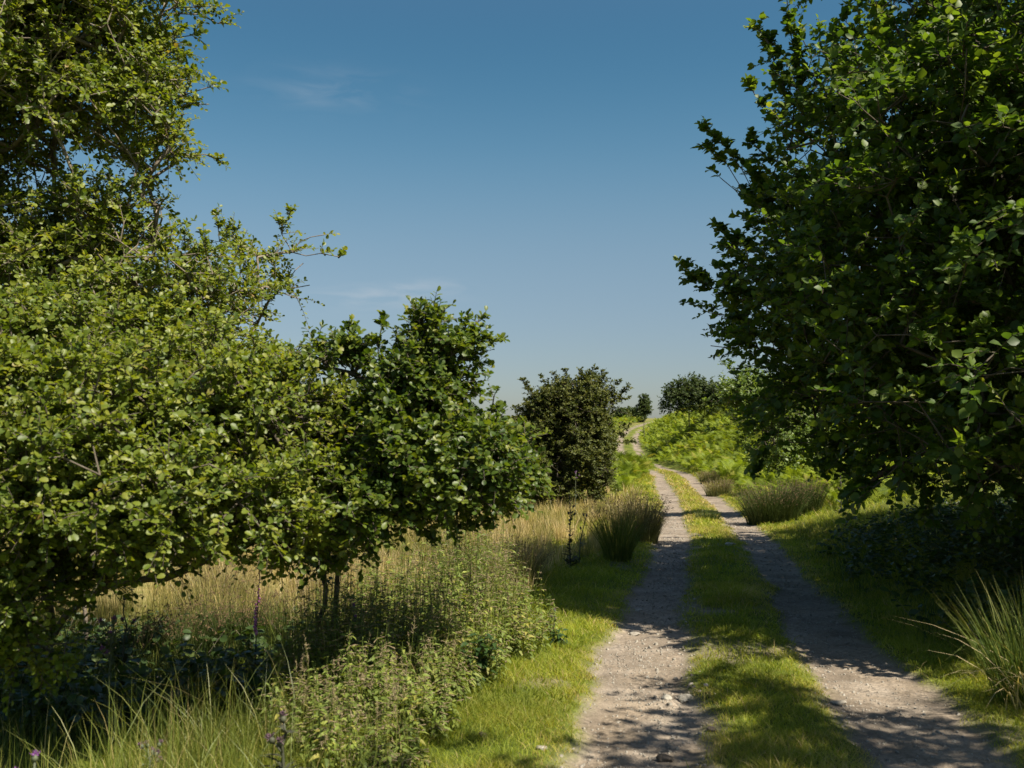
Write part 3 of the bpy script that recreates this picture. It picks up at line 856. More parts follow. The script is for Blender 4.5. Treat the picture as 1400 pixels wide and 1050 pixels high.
# --- right: the big hazel over the track
b = gp(7.4, 12.2)
hz = [(P(1180, 420, 11.5), (1.3, 2.4, 1.3)), (P(1330, 200, 11), (1.8, 2.6, 1.7)), (P(1190, 250, 12), (1.2, 2.4, 1.15)), (P(1130, 190, 12.5), (.75, 1.6, .75)),
      (P(1330, 520, 9.6), (1.35, 2.0, 1.15)), (P(1460, 400, 9.4), (1.8, 2.5, 2.2)), (P(1190, 545, 12.5), (1.25, 2.4, .75)), (P(1075, 420, 13), (.8, 2.2, .85)),
      (P(1500, 80, 11), (2.5, 3, 2.4)), (P(1100, 540, 13.5), (.7, 2.2, .65)), (P(1320, 50, 12), (1.4, 2, 1.2)), (P(1350, 300, 15.5), (3.0, 2.6, 3.0)), (np.array([8.0, 11.2, 4.3]), (2.3, 2.2, 2.0)), (np.array([7.7, 14.2, 4.3]), (2.3, 2.2, 2.0)), (np.array([8.3, 17, 3.8]), (2.2, 2.0, 2.0)), (np.array([7.0, 7.2, 6.1]), (1.5, 1.3, 1.2)), (np.array([8.3, 6.5, 6.4]), (1.7, 1.6, 1.6)), (np.array([9.8, 13, 5.0]), (2.0, 2.2, 1.8)), (np.array([9.2, 19.4, 3.6]), (2.2, 1.8, 1.8)), (np.array([7.4, 12.8, 4.6]), (1.4, 1.6, 1.3)),  # lobes at plain coordinates are added, mostly unseen, to shade bank and lower crown
      (P(1230, 645, 12), (.9, 1, .3)), (P(1340, 655, 11), (.9, 1, .32)), (P(1430, 650, 10), (.8, .8, .45)), (P(1165, 620, 13), (.6, .8, .4)), (P(1125, 590, 13.5), (.5, .8, .3)), (P(1050, 345, 13), (.5, 1.4, .5)),
      (P(1115, 110, 12.5), (.4, .8, .5)), (P(1330, -80, 13), (2, 2.5, 1.3)), (P(1500, 600, 9.5), (1.3, 1.8, .9)), (P(1260, 600, 11.0), (1.1, 1.8, .45)), (P(1120, 330, 12.3), (.8, 1.8, .9)), (P(1400, 590, 9.2), (1.0, 1.3, .55)),
      (P(1110, 300, 16), (.8, 1.6, 1.4)), (P(1120, 450, 16), (.9, 1.6, 1.2)), (P(1250, 150, 9.6), (.8, 1.0, .8)), (P(1180, 350, 9.8), (.6, 1, .9)),
      (np.array([8.2, 8.6, 4.6]), (2.4, 2.4, 2.6)), (np.array([6.6, 8.6, 3.0]), (1.5, 1.6, 1.4)), (np.array([9.5, 10.5, 4.0]), (2.2, 2.4, 2.8))]  # these lobes too, added out of view to darken the bank
sh = [((1100, 130, 12.4), (1075, 3, 12.4)), ((1080, 140, 12.5), (1040, 42, 12.5)), ((1060, 290, 13), (951, 178, 13)), ((1050, 320, 13), (968, 243, 13)), ((1230, 80, 12), (1160, 30, 12)),
      ((1035, 420, 13), (920, 368, 13)), ((1030, 440, 13), (932, 420, 13)), ((1040, 460, 13), (955, 475, 13)), ((1090, 200, 12.5), (1035, 130, 12.5)), ((1030, 350, 13), (975, 315, 13)),
      ((1080, 230, 12.8), (1030, 200, 12.8)), ((1150, 120, 12.4), (1140, 62, 12.4)), ((1270, 40, 12.5), (1235, -10, 12.5)), ((1030, 390, 13), (985, 345, 13)), ((1060, 490, 13.2), (975, 505, 13.2)),
      ((1190, 620, 11.5), (1160, 668, 11.3)), ((1280, 640, 11), (1270, 690, 11)), ((1180, 600, 13), (1130, 640, 13)), ((1350, 660, 10), (1345, 700, 9.8)), ((1075, 570, 13.5), (1040, 630, 13.5)),
      ((1040, 300, 13), (985, 215, 13)), ((1020, 280, 13), (960, 205, 13)), ((1100, 110, 12.5), (1058, 60, 12.5)), ((1110, 80, 12.4), (1085, 30, 12.4)), ((1020, 410, 13), (940, 385, 13))]
tree('hazel_tree', 'huge hazel on the right bank, leaning over the track and shading it', 'tree', b,
     [[b, b + [-.3, -.2, 1.5], b + [-1.0, -.5, 3.2], b + [-1.8, 0, 4.6]], [b + [.2, .1, 0], b + [.4, -.6, 2], b + [.2, -1.4, 4], b + [0, -1.5, 6]],
      [b + [-.15, .2, 0], b + [-.7, .9, 1.4], b + [-2.2, 2.2, 2.7]], [b + [.1, -.25, 0], b + [-.3, -1.6, 1.3], b + [-1.5, -2.2, 2.2]], [b + [-.2, -.1, 0], b + [-1.2, .3, 1.3], b + [-2.5, .8, 2.2]]],
     hz, [(P(a[0] + (14 if a[0] < 1065 else 0), *a[1:]), P(c[0] + (20 if c[0] < 1000 else 0), *c[1:])) for a, c in sh], gap=1.1, npts=7200, seed=13, tw_n=4, tw_len=.44, tw_leaf=11, leaf=.086, tmpl=LEAF_HAZEL, mat='hazel', step=.3, shell=.36, r0=.006, rmax=.11, droop=.2)

b = gp(10.2, 30.5)
tree('hawthorn_bush', 'sunlit bush with pale green leaves peeping out behind the hazel beside the track', 'bush', b,
     [[b, b + [-.5, 0, .8], P(1060, 590, 29.5), P(1035, 540, 29.5)], [b, b + [.3, .1, .8], P(1090, 580, 30)]],
     [(P(1035, 545, 29.5), (.8, .9, .85)), (P(1010, 535, 29.2), (.55, .8, .5)), (P(1050, 595, 29), (.75, .9, .7)), (P(1090, 580, 30), (.9, 1, 1.0)), (P(1000, 568, 29), (.4, .5, .28)), (P(1110, 610, 30), (.7, .7, .6)), (P(1065, 625, 29.3), (.6, .6, .4))],
     [(P(1010, 520, 29.2), P(985, 490, 29.2)), (P(1000, 545, 29.2), P(968, 548, 29.2)), (P(1000, 580, 29.1), P(972, 590, 29.1)), (P(1020, 530, 29.2), P(1000, 500, 29.2))],
     gap=.9, npts=900, seed=17, tw_n=3, tw_len=.34, tw_leaf=9, leaf=.10, tmpl=LEAF_SMALL, mat='hazel_light', step=.28)

# --- middle distance
b = gp(*P(775, 660, 35)[:2])
tree('hawthorn_tree', 'round dense hawthorn with knobbly twigs against the sky left of the track', 'tree', b,
     [[b, b + [0, 0, .9], P(780, 590, 35), P(785, 540, 35)], [b, b + [-.3, .1, .8], P(740, 590, 35)], [b, b + [.4, -.1, .9], P(815, 575, 35)]],
     [(P(775, 585, 35), (1.45, 1.5, 1.1)), (P(785, 540, 35), (1.2, 1.2, .55)), (P(822, 565, 35), (.6, .8, .6)), (P(740, 560, 35), (.65, .9, .7)), (P(792, 628, 34.6), (1.25, 1.4, .65)), (P(735, 628, 34.8), (.8, 1, .65)), (P(772, 645, 34.4), (2.0, 1.1, .5)), (P(735, 605, 34.8), (1.0, 1.1, .9)), (P(805, 600, 34.8), (.9, 1, .8)), (P(808, 522, 35), (.5, .5, .3)), (P(722, 590, 35), (.6, .8, .5)), (P(772, 672, 34.2), (1.7, .9, .4)), (P(735, 668, 34.3), (.9, .9, .4)), (P(805, 650, 34.3), (1.0, 1, .4)), (P(725, 655, 34.5), (.7, 1, .4)), (P(822, 605, 34.8), (.5, .7, .5))],
     [(P(830, 550, 35), P(856, 545, 35)), (P(835, 560, 35), P(857, 565, 35)), (P(800, 530, 35), P(812, 506, 35)), (P(830, 535, 35), P(845, 521, 35)), (P(735, 545, 35), P(716, 521, 35)), (P(770, 530, 35), P(775, 509, 35)),
      (P(725, 560, 35), P(706, 558, 35)), (P(840, 575, 35), P(856, 583, 35)), (P(815, 530, 35), P(826, 511, 35)), (P(750, 535, 35), P(742, 517, 35)), (P(790, 528, 35), P(795, 507, 35)), (P(838, 545, 35), P(860, 530, 35)), (P(845, 595, 35), P(862, 603, 35)), (P(715, 580, 35), P(704, 572, 35)), (P(760, 532, 35), P(757, 512, 35))],
     gap=1.5, npts=2600, seed=19, tw_n=5, tw_len=.34, tw_leaf=12, leaf=.085, tmpl=LEAF_SMALL, mat='hawthorn', step=.25, scatter_dir=.9, rmax=.10)

b = gp(*P(942, 560, 85)[:2])
tree('oak_tree', 'dark rounded tree standing on the bracken hilltop', 'tree', b,
     [[b, b + [0, 0, 1], P(942, 535, 85)], [b, b + [1.2, 0, 1.2], P(965, 535, 85)]],
     [(P(935, 541, 85), (1.7, 1.6, 1.2)), (P(948, 530, 85), (1.5, 1.5, .95)), (P(920, 545, 85), (.9, 1, .9)), (P(968, 538, 85), (1.4, 1.4, 1.1)), (P(985, 545, 85), (1.2, 1.2, .9)), (P(915, 556, 85), (.7, .8, .5)), (P(935, 558, 84.5), (1.2, .8, .5)), (P(960, 556, 84.5), (1.2, .8, .6))],
     npts=650, seed=23, tw_n=3, tw_len=.6, tw_leaf=9, leaf=.17, tmpl=LEAF_SMALL, mat='far_leaf', step=.5, scatter_dir=.8)
b = gp(*P(880.5, 575, 108)[:2])
tree('birch_tree', 'small slim tree with a bare pale trunk beside the far track', 'tree', b,
     [[b, P(880.5, 565, 108), P(880.5, 545, 108)]],
     [(P(880, 556, 108), (.62, .6, .75)), (P(881, 548, 108), (.45, .45, .65)), (P(885, 562, 108), (.5, .5, .4)), (P(876, 563, 108), (.4, .4, .45))],
     npts=230, seed=29, tw_n=3, tw_len=.4, tw_leaf=8, leaf=.16, tmpl=LEAF_SMALL, mat='far_leaf', step=.3, pale=True, rmax=.12, two=True)
for k, (px, w, lab) in enumerate(((848, 1.2, 'low dark shrub on the far skyline, first to the right of the hawthorn'), (858, 1.8, 'widest dark shrub on the skyline beside the far bend'), (869, 1.4, 'dark skyline shrub just left of the slim far tree'))):
    b = gp(*P(px, 575, 158)[:2])
    tree('shrub', lab, 'shrub', b, [[b, b + [0, 0, .8]]], [(b + [0, 0, 1.2], (w, 1.2, .9)), (b + [.6, 0, .9], (w * .8, 1.2, .7))], npts=150, seed=31 + k, tw_n=3, tw_len=.6, tw_leaf=8, leaf=.26,
         tmpl=LEAF_SMALL, mat='far_leaf', step=.5, group='shrubs on the far skyline')

# the tree beside the viewer whose shadow falls across the foreground
b = gp(6.6, 2.2)
tree('hazel_tree', 'hazel beside the viewer that throws dappled shade over the near track', 'tree', b,
     [[b, b + [-.2, .2, 2], b + [-.6, .4, 4.2]], [b, b + [.4, -.3, 2.2], b + [.3, -.5, 4.5]], [b, b + [-1.2, .6, 2.4], b + [-2.6, 1.2, 3.8]]],
     [(b + [-.4, .6, 5.0], (1.9, 1.7, 1.5)), (b + [-1.9, .6, 4.4], (1.1, 1.3, .8)), (b + [.6, -1.4, 5.0], (2.2, 2.2, 1.6)), (b + [-.9, .9, 3.4], (1.2, 1.1, .8)),
      (np.array([2.65, 3.55, 4.6]), (.55, .4, .35), 3), (np.array([4.7, 4.6, 4.6]), (.55, 1.3, .45), 5), (np.array([5.8, 3.8, 4.8]), (1.1, .7, .5), 2)],
     npts=900, seed=41, tw_n=2, tw_len=.48, tw_leaf=8, leaf=.11, tmpl=LEAF_SMALL, mat='hazel', step=.35, shell=.4)


# ------------------------------------------------------------------ undergrowth below the hazel
def build_under(side, label):
    g, s = Geo(), Geo()
    n = 6500
    x, y = scatter(n, 3.0, 9.5, 6.5, 19)
    u = x - track_x(y)
    keep = in_view(x, y) & (u > 2.1 + fbm(x, y, 131) * .8) & (R.random(n) < .25 + vnoise(x * .9, y * .9, 133) * 1.1 * sstep(2.2, 4.5, u))
    if side < 0:
        n = 1500
        x, y = scatter(n, -5.2, -1.1, 6.9, 10.2)
        keep = in_view(x, y) & (x / y * FPX + 700 < 430) & (R.random(n) < vnoise(x * 1.3, y * 1.3, 139) * 1.2)
    x, y = x[keep], y[keep]; n = len(x)
    root = on_ground(x, y); az = R.uniform(0, 6.283, n); H = R.uniform(.08, .42, n)
    Ld = np.stack([np.cos(az), np.sin(az), np.zeros(n)], 1)
    top = root + UP * H[:, None] + Ld * (H * .8)[:, None]
    tubes(s, root, top, .003, .0015, 3, R.random(n))
    for k in range(8):
        t = R.uniform(.3, 1, n)[:, None]
        p = root + (top - root) * t
        a = R.uniform(0, 6.283, n)
        Yd = nrm(np.stack([np.cos(a), np.sin(a), R.normal(0, .3, n)], 1))
        Zd = UP + .4 * R.normal(size=(n, 3)); Zd = nrm(Zd - Yd * (Zd * Yd).sum(1, keepdims=True))
        inst(g, LEAF_ALDER, p, np.cross(Yd, Zd), Yd, Zd, R.uniform(.05, .11, n), R.random(n))
    # coarse grass among it
    n = 26000
    x, y = scatter(n, 2.6, 10, 6, 24)
    u = x - track_x(y); keep = in_view(x, y) & (u > 1.75 + fbm(x, y, 135) * .5)
    if side < 0:
        n = 9000
        x, y = scatter(n, -6, -1.1, 6.6, 11)
        keep = in_view(x, y) & (x / y * FPX + 700 < 450)
    x, y = x[keep], y[keep]; n = len(x)
    blades(g, on_ground(x, y), R.uniform(.06, .26, n) * (.5 + vnoise(x, y, 137)), np.abs(R.normal(.3, .4, n)), R.uniform(0, 6.283, n), R.uniform(.004, .008, n), 3, R.random(n), 2, R.uniform(0, 6.283, n))
    o = g.build('undergrowth', M['under'])
    tag(o, label, 'undergrowth', kind='stuff')
    c = s.build('stems', M['twig'], o); c['kind'] = 'stuff'


build_under(1, 'dark tangle of weeds and coarse grass on the shaded bank under the hazel')
build_under(-1, 'shaded weeds and coarse grass on the ground under the low alder boughs')


# ------------------------------------------------------------------ rush tussocks
def tussock(label, x, y, h, r, n, mat='rush', spread=.55, w=.004, flowers=True, group='rush tussocks in the grass', tone=0.0, name='rush_tussock'):
    root = thing(name, gp(x, y), label, 'rush', group)
    g, f = Geo(), Geo()
    rr = np.sqrt(R.random(n)) * r; a = R.uniform(0, 6.283, n)
    X, Y = x + rr * np.cos(a), y + rr * np.sin(a)
    out = a + R.normal(0, .5, n)
    lean = np.abs(spread * (rr / r) ** .8 * R.uniform(.5, 1.3, n) + R.normal(0, .07, n))
    hh = h * R.uniform(.55, 1.08, n) * (1 - .25 * (rr / r) ** 2)
    p = on_ground(X, Y) - UP * .01
    blades(g, p, hh, lean, out, w * R.uniform(.7, 1.2, n), 4, np.clip(R.normal(.45, .25, n) + tone, 0, 1), 1.5, R.uniform(0, 6.283, n), droop=R.uniform(0, .16, n) + (R.random(n) < .2) * R.uniform(.1, .6, n))
    g.build('stems', M[mat], root)['kind'] = 'stuff'
    if flowers:
        k = R.random(n) < .45
        t = .84
        L = np.stack([np.cos(out), np.sin(out), 0 * out], 1)
        c = (p + UP * (hh * t)[:, None] + L * (hh * lean * t ** 1.5)[:, None])[k]
        m = len(c)
        for q in range(4):
            tubes(f, c, c + nrm(R.normal(size=(m, 3)) + UP * .6) * .022, .0035 * max(1, y / 14), .001 * max(1, y / 14), 3, R.random(m))
        f.build('seed_heads', M['rush_flower'], root)['kind'] = 'stuff'
    return root


def px(p, d): return (p - 700) / FPX * d


tussock('upright dark green rush tussock standing alone where the golden rushes meet the left rut', px(843, 16.6), 16.6, 1.3, .22, 560, 'rush_green', .58, .0075, tone=.15)
tussock('broad domed rush tussock on the right verge, coloured dark for the hazel shade', px(1056, 26), 26, 1.25, .66, 2300, 'rush_shade', .58, .011)
tussock('smaller rush tussock, coloured dark for shade, joined to the right of the domed one behind the track', px(1100, 26.8), 26.8, 1.15, .4, 1000, 'rush_shade', .4, .011)
tussock('spiky pale tipped rush tussock rising behind the nettle bed', px(715, 13.6), 13.6, .85, .2, 600, 'rush', .5, .006)
tussock('golden rush tussock leaning over the left rut behind the upright dark one', px(870, 20.5), 20.5, 1.15, .42, 1700, 'rush', .5, .009, tone=.4)
tussock('pale rush tussock between the bracken hillside and the right rut', px(981, 42), 42, .85, .5, 700, 'rush', .55, .015, tone=.3)
tussock('small rush tussock below the bracken, farther up the right rut', px(969, 51), 51, .8, .45, 500, 'rush', .55, .018, tone=.1)
tussock('rush tussock in deep shade behind the slender alder stems', px(398, 9.3), 9.3, .75, .26, 700, 'rush_shade', .45, .005)
tussock('rush tussock in deep shade right behind the pink foxglove', px(325, 9.4), 9.4, .82, .28, 800, 'rush_shade', .42, .005)
tussock('rush tussock in deep shade between the low alder bough and the foxglove', px(262, 9.2), 9.2, .72, .27, 700, 'rush_shade', .45, .005)
tussock('rush tussock in deep shade nearest to the bent alder trunk', px(200, 9.0), 9.0, .62, .24, 550, 'rush_shade', .45, .005)
tussock('golden rush tussock lit by the sun beyond the shaded ones', px(300, 12.5), 12.5, .85, .45, 900, 'rush', .45, .006, tone=.4)
tussock('small dark tussock on the grassy strip between the ruts', px(967, 27.5), 27.5, .34, .33, 420, 'rush_shade', .6, .010, False)
tussock('tall fresh green rush tussock with bent dry straws at the right frame edge', 3.62, 6.95, 1.0, .28, 560, 'rush_green', .55, .0075, False, tone=-.05)

_ts = [o for o in bpy.data.objects if o.name.startswith('rush_tussock')][-1]
_g = Geo(); _n = 26
_a = R.uniform(2.4, 4.4, _n)
blades(_g, on_ground(3.48 + R.normal(0, .12, _n), 6.85 + R.normal(0, .12, _n)), R.uniform(.35, .8, _n), R.uniform(.7, 1.5, _n), _a, .009, 5, R.uniform(.8, 1, _n), 1.6, _a + 1.57 + R.normal(0, .5, _n), droop=R.uniform(.2, .75, _n))
_g.build('dry_straws', M['dry'], _ts)

# ------------------------------------------------------------------ thistles and foxgloves
LEAF_SPINY = (np.array([(0, 0, 0), (-.1, .12, .03), (-.24, .3, .0), (-.08, .34, .03), (-.2, .58, 0), (-.06, .6, .02), (0, 1, -.12), (.06, .6, .02), (.2, .58, 0), (.08, .34, .03), (.24, .3, 0), (.1, .12, .03), (0, .34, 0), (0, .6, -.03)], float),
              [np.array([(0, 12, 1), (1, 12, 3), (1, 3, 2), (3, 12, 13), (3, 13, 5), (3, 5, 4), (5, 13, 6), (6, 13, 7), (7, 13, 9), (7, 9, 8), (9, 13, 12), (9, 12, 11), (9, 11, 10), (11, 12, 0)])])


def egg(g, c, r, tall, axis=UP, seg=8, rings=5, tint=.5):
    axis = nrm(np.asarray(axis, float)); X = nrm(np.cross(axis, [.3, .9, .1])); Y = np.cross(axis, X)
    V = []
    for i in range(rings + 1):
        t = i / rings; rad = r * math.sin(math.pi * (.06 + .88 * t)) ** .8
        for j in range(seg):
            a = 2 * math.pi * j / seg
            V.append(c + axis * (tall * (t - .0)) + (X * math.cos(a) + Y * math.sin(a)) * rad)
    F = [(i * seg + j, i * seg + (j + 1) % seg, (i + 1) * seg + (j + 1) % seg, (i + 1) * seg + j) for i in range(rings) for j in range(seg)]
    g.add(np.array(V), [np.array(F)], tint)
    g.add(np.array(V[-seg:]), [np.arange(seg)[None]], tint)


def thistle(label, x, y, h, lean=(0, 0), heads=4, purple=True, dark=False, size=1.0, name='thistle_plant', leaves=16):
    root = thing(name, gp(x, y), label, 'thistle', 'thistles along the verge')
    base = gp(x, y, -.02)
    pts = np.array([base + UP * h * t + np.array([lean[0], lean[1], 0]) * h * t ** 2 + R.normal(0, .006, 3) * (t > 0) for t in np.linspace(0, 1, 9)])
    g = Geo(); polytube(g, pts, np.linspace(.011, .005, 9) * size, 7, .5)
    lv = Geo(); mt = M['thistle_dark' if dark else 'thistle']
    tops = []
    tops.append((pts[-1], nrm(pts[-1] - pts[-2])))
    for k in range(heads - 1):
        t = R.uniform(.62, .95); i = int(t * 8); p = pts[i] + (pts[min(i + 1, 8)] - pts[i]) * (t * 8 - i)
        a = R.uniform(0, 6.283); d = nrm(np.array([math.cos(a), math.sin(a), 1.3]))
        q = p + d * R.uniform(.04, .11) * size
        tubes(g, [p], [q], .004 * size, .003 * size, 5, .5); tops.append((q, d))
    for p, d in tops:
        hd, fl = Geo(), Geo()
        egg(hd, p, .015 * size, .034 * size, d, tint=R.random())
        m = 34
        c = p + d * .026 * size
        az = nrm(R.normal(size=(m, 3)) * .55 + d)
        tubes(fl, np.tile(c, (m, 1)), c + az * R.uniform(.016, .03, m)[:, None] * size, .0022 * size, .0018 * size, 3, R.random(m))
        ho = hd.build('flower_head', mt, root, smooth=True)
        fo = fl.build('florets', M['purple' if purple else 'seedfluff']); fo.parent = ho
    n = leaves
    t = R.uniform(0.02, .93, n) ** 1.1
    P0 = np.array([np.interp(t, np.linspace(0, 1, 9), pts[:, c]) for c in range(3)]).T
    a = np.arange(n) * 2.4 + R.normal(0, .3, n)
    Yd = nrm(np.stack([np.cos(a), np.sin(a), R.uniform(.1, 1.0, n)], 1)); Zd = UP + .2 * R.normal(size=(n, 3)); Zd = nrm(Zd - Yd * (Zd * Yd).sum(1, keepdims=True))
    inst(lv, LEAF_SPINY, P0, np.cross(Yd, Zd), Yd, Zd, size * (.17 * (1 - .72 * t)) * R.uniform(.7, 1.2, n), R.random(n))
    g.build('stem', mt, root, smooth=True); lv.build('leaves', mt, root)
    return root


thistle('tall thin dark thistle standing upright in front of the golden rushes', px(779, 15.4), 15.4, 1.1, (0, 0), 5, False, True, 1.05, leaves=60)
thistle('short slanting thistle beside the tall dark one', px(791, 15.9), 15.9, .78, (.14, 0), 3, False, False, 1.1)
thistle('distant purple topped thistle above the rushes below the hawthorn', px(786, 29), 29, 1.35, (.02, 0), 4, True, False, 1.3)
thistle('slender purple flowered thistle with a bristly stem in front of the shaded rushes', px(157, 6.7), 6.7, .80, (.02, 0), 5, True, False, 1.1, leaves=26)
thistle('blurred purple thistle head near the bottom left corner', px(62, 4.0), 4.0, .62, (-.02, 0), 3, True, False, .9, leaves=16)
thistle('dark leafy thistle at the left end of the nettle bed', px(392, 5.1), 5.1, .46, (.02, 0), 3, False, True, 1.2, leaves=30)
thistle('purple thistle bud beside the alder stems above the nettles', px(482, 7.2), 7.2, .72, (.03, 0), 3, True, False, 1.0)
thistle('low group of fading purple thistle heads in the lush near grass', px(208, 5.2), 5.2, .34, (.05, .02), 6, False, False, .8)
thistle('thistle with a purple tuft just left of the low alder bough', px(176, 7.8), 7.8, .82, (0, 0), 3, True, True, .9)
thistle('small dark thistle on the bank between the domed rush tussock and the hazel', px(1148, 24), 24, .95, (0, 0), 4, False, True, 1.5)
thistle('young pale thistle growing out of the short verge grass', px(757, 9.6), 9.6, .26, (.05, 0), 2, False, False, .8, leaves=14)


def foxglove(label, x, y, h):
    root = thing('foxglove', gp(x, y), label, 'foxglove')
    base = gp(x, y, -.02)
    pts = np.array([base + UP * h * t + np.array([.03, 0, 0]) * t * t for t in np.linspace(0, 1, 8)])
    g = Geo(); polytube(g, pts, np.linspace(.007, .003, 8), 7, .3); g.build('stem', M['thistle_dark'], root, smooth=True)
    for k in range(20):
        bell = Geo()
        t = .5 + .48 * k / 19
        p = base + UP * h * t + np.array([.03, 0, 0]) * t * t
        a = R.normal(-1.57, 1.0); d = nrm(np.array([math.cos(a), math.sin(a), -.7])); sz = (1.15 - t) * 1.6
        q = p + d * .042 * sz
        tubes(bell, [p], [p + d * .014 * sz], .003, .009 * sz, 7, R.random()); tubes(bell, [p + d * .014 * sz], [q], .009 * sz, .013 * sz, 7, R.random())
        bell.build('flower', M['pink'], root, smooth=True)
    lv = Geo(); n = 12
    a = R.uniform(0, 6.283, n); t = R.uniform(0, .4, n)
    Yd = nrm(np.stack([np.cos(a), np.sin(a), R.uniform(.1, .6, n)], 1)); Zd = nrm(UP - Yd * Yd[:, 2:3])
    inst(lv, LEAF_NETTLE, base + UP * (h * t)[:, None], np.cross(Yd, Zd), Yd, Zd, R.uniform(.1, .2, n), R.random(n))
    lv.build('leaves', M['dock'], root)


foxglove('pink foxglove spire in front of the shaded rushes under the alder', px(353, 8.1), 8.1, .95)


def dock(label, x, y, h, n=46, name='dock_plant'):
    root = thing(name, gp(x, y), label, 'plant')
    base = gp(x, y, -.01)
    s, g = Geo(), Geo()
    for k in range(6):
        d = nrm(R.normal(size=3) * [.35, .35, 0] + UP); tubes(s, [base], [base + d * h], .005, .002, 5, .3)
        m = n // 6
        t = np.linspace(.2, 1, m)
        a = np.arange(m) * 2.4 + R.uniform(0, 6)
        Yd = nrm(np.stack([np.cos(a), np.sin(a), R.uniform(-.2, .5, m)], 1)); Zd = UP + .3 * R.normal(size=(m, 3)); Zd = nrm(Zd - Yd * (Zd * Yd).sum(1, keepdims=True))
        inst(g, LEAF_NETTLE, base + d * h * t[:, None], np.cross(Yd, Zd), Yd, Zd, R.uniform(.07, .12, m), R.random(m))
    s.build('stems', M['thistle_dark'], root); g.build('leaves', M['dock'], root)


dock('dark leaved bushy plant at the foot of the nettle bed by the verge', px(652, 7.6), 7.6, .42, 90)
dock('small leafy weed at the shadow edge on the verge below the nettles', px(762, 9.2), 9.2, .16, 24)


# ------------------------------------------------------------------ stones
def stone(label, x, y, s, seed, mat='stone', flat=.6, name='stone', sink=.3):
    rg = np.random.default_rng(seed)
    import bmesh
    bm = bmesh.new(); bmesh.ops.create_icosphere(bm, subdivisions=3, radius=1)
    ph = rg.uniform(0, 6, 6)
    cuts = nrm(rg.normal(size=(7, 3)))
    for v in bm.verts:
        c = np.array(v.co)
        for q in cuts:
            e = c @ q - .68
            if e > 0: c = c - q * e * .85
        c = c * (1 + .07 * math.sin(c[0] * 4 + ph[0]) + .05 * math.sin(c[1] * 7 + ph[1]) * math.cos(c[2] * 6 + ph[2]) + .03 * math.sin(c[0] * 13 + c[1] * 11))
        v.co = c * np.array([1.15, .9, flat]) * s
    me = bpy.data.meshes.new(name); bm.to_mesh(me); bm.free()
    me.materials.append(M[mat])
    o = bpy.data.objects.new(name, me); COL.objects.link(o)
    o.location = gp(x, y, s * flat * (1 - sink) * .6); o.rotation_euler = (0, 0, rg.uniform(0, 6.28))
    tag(o, label, 'stone', 'loose stones on the track')


def ground_d(py): return 1.72 * FPX / (py - 624)


def stone_at(label, ppx, ppy, s, seed, **k):
    d = ground_d(ppy); stone(label, px(ppx, d), d, s, seed, **k)


stone_at('pale rounded stone at the grass edge of the left rut, larger of a pair', 934, 944, .06, 1, mat='stone_pale')
stone_at('greyish stone left of the larger pale one in the left rut', 909, 942, .05, 2, mat='stone_pale')
stone_at('flat whitish stone lying on the grass strip where the shadow begins', 996, 745, .11, 3, flat=.45, mat='stone_pale')
stone_at('small pale stone lying on the sunny verge beside the left rut', 740, 1018, .03, 4)
stone_at('pale stone at the left edge of the shaded rut', 872, 826, .045, 5, flat=.5)
stone_at('dark clod on the grass strip beside the dappled shade', 970, 990, .035, 6, mat='stone_dark')
stone_at('dark clod at the inner edge of the left rut near the bottom', 905, 1022, .045, 7, mat='stone_dark')
stone_at('dark clod in the middle of the shaded grass strip', 1044, 895, .035, 8, mat='stone_dark')
stone_at('flat pale stone at the left border of the right rut near the sunlit patch', 1140, 948, .05, 9, flat=.4)
stone_at('pale stone half buried in the verge grass close to the left rut', 866, 858, .05, 10, flat=.4)
stone_at('brown clod in the sunny verge grass beside the nettles', 660, 1000, .03, 12, mat='stone_dark')
stone('reddish boulder half hidden in the bottom left corner grass', px(12, 5.4), 5.4, .085, 13, mat='stone')


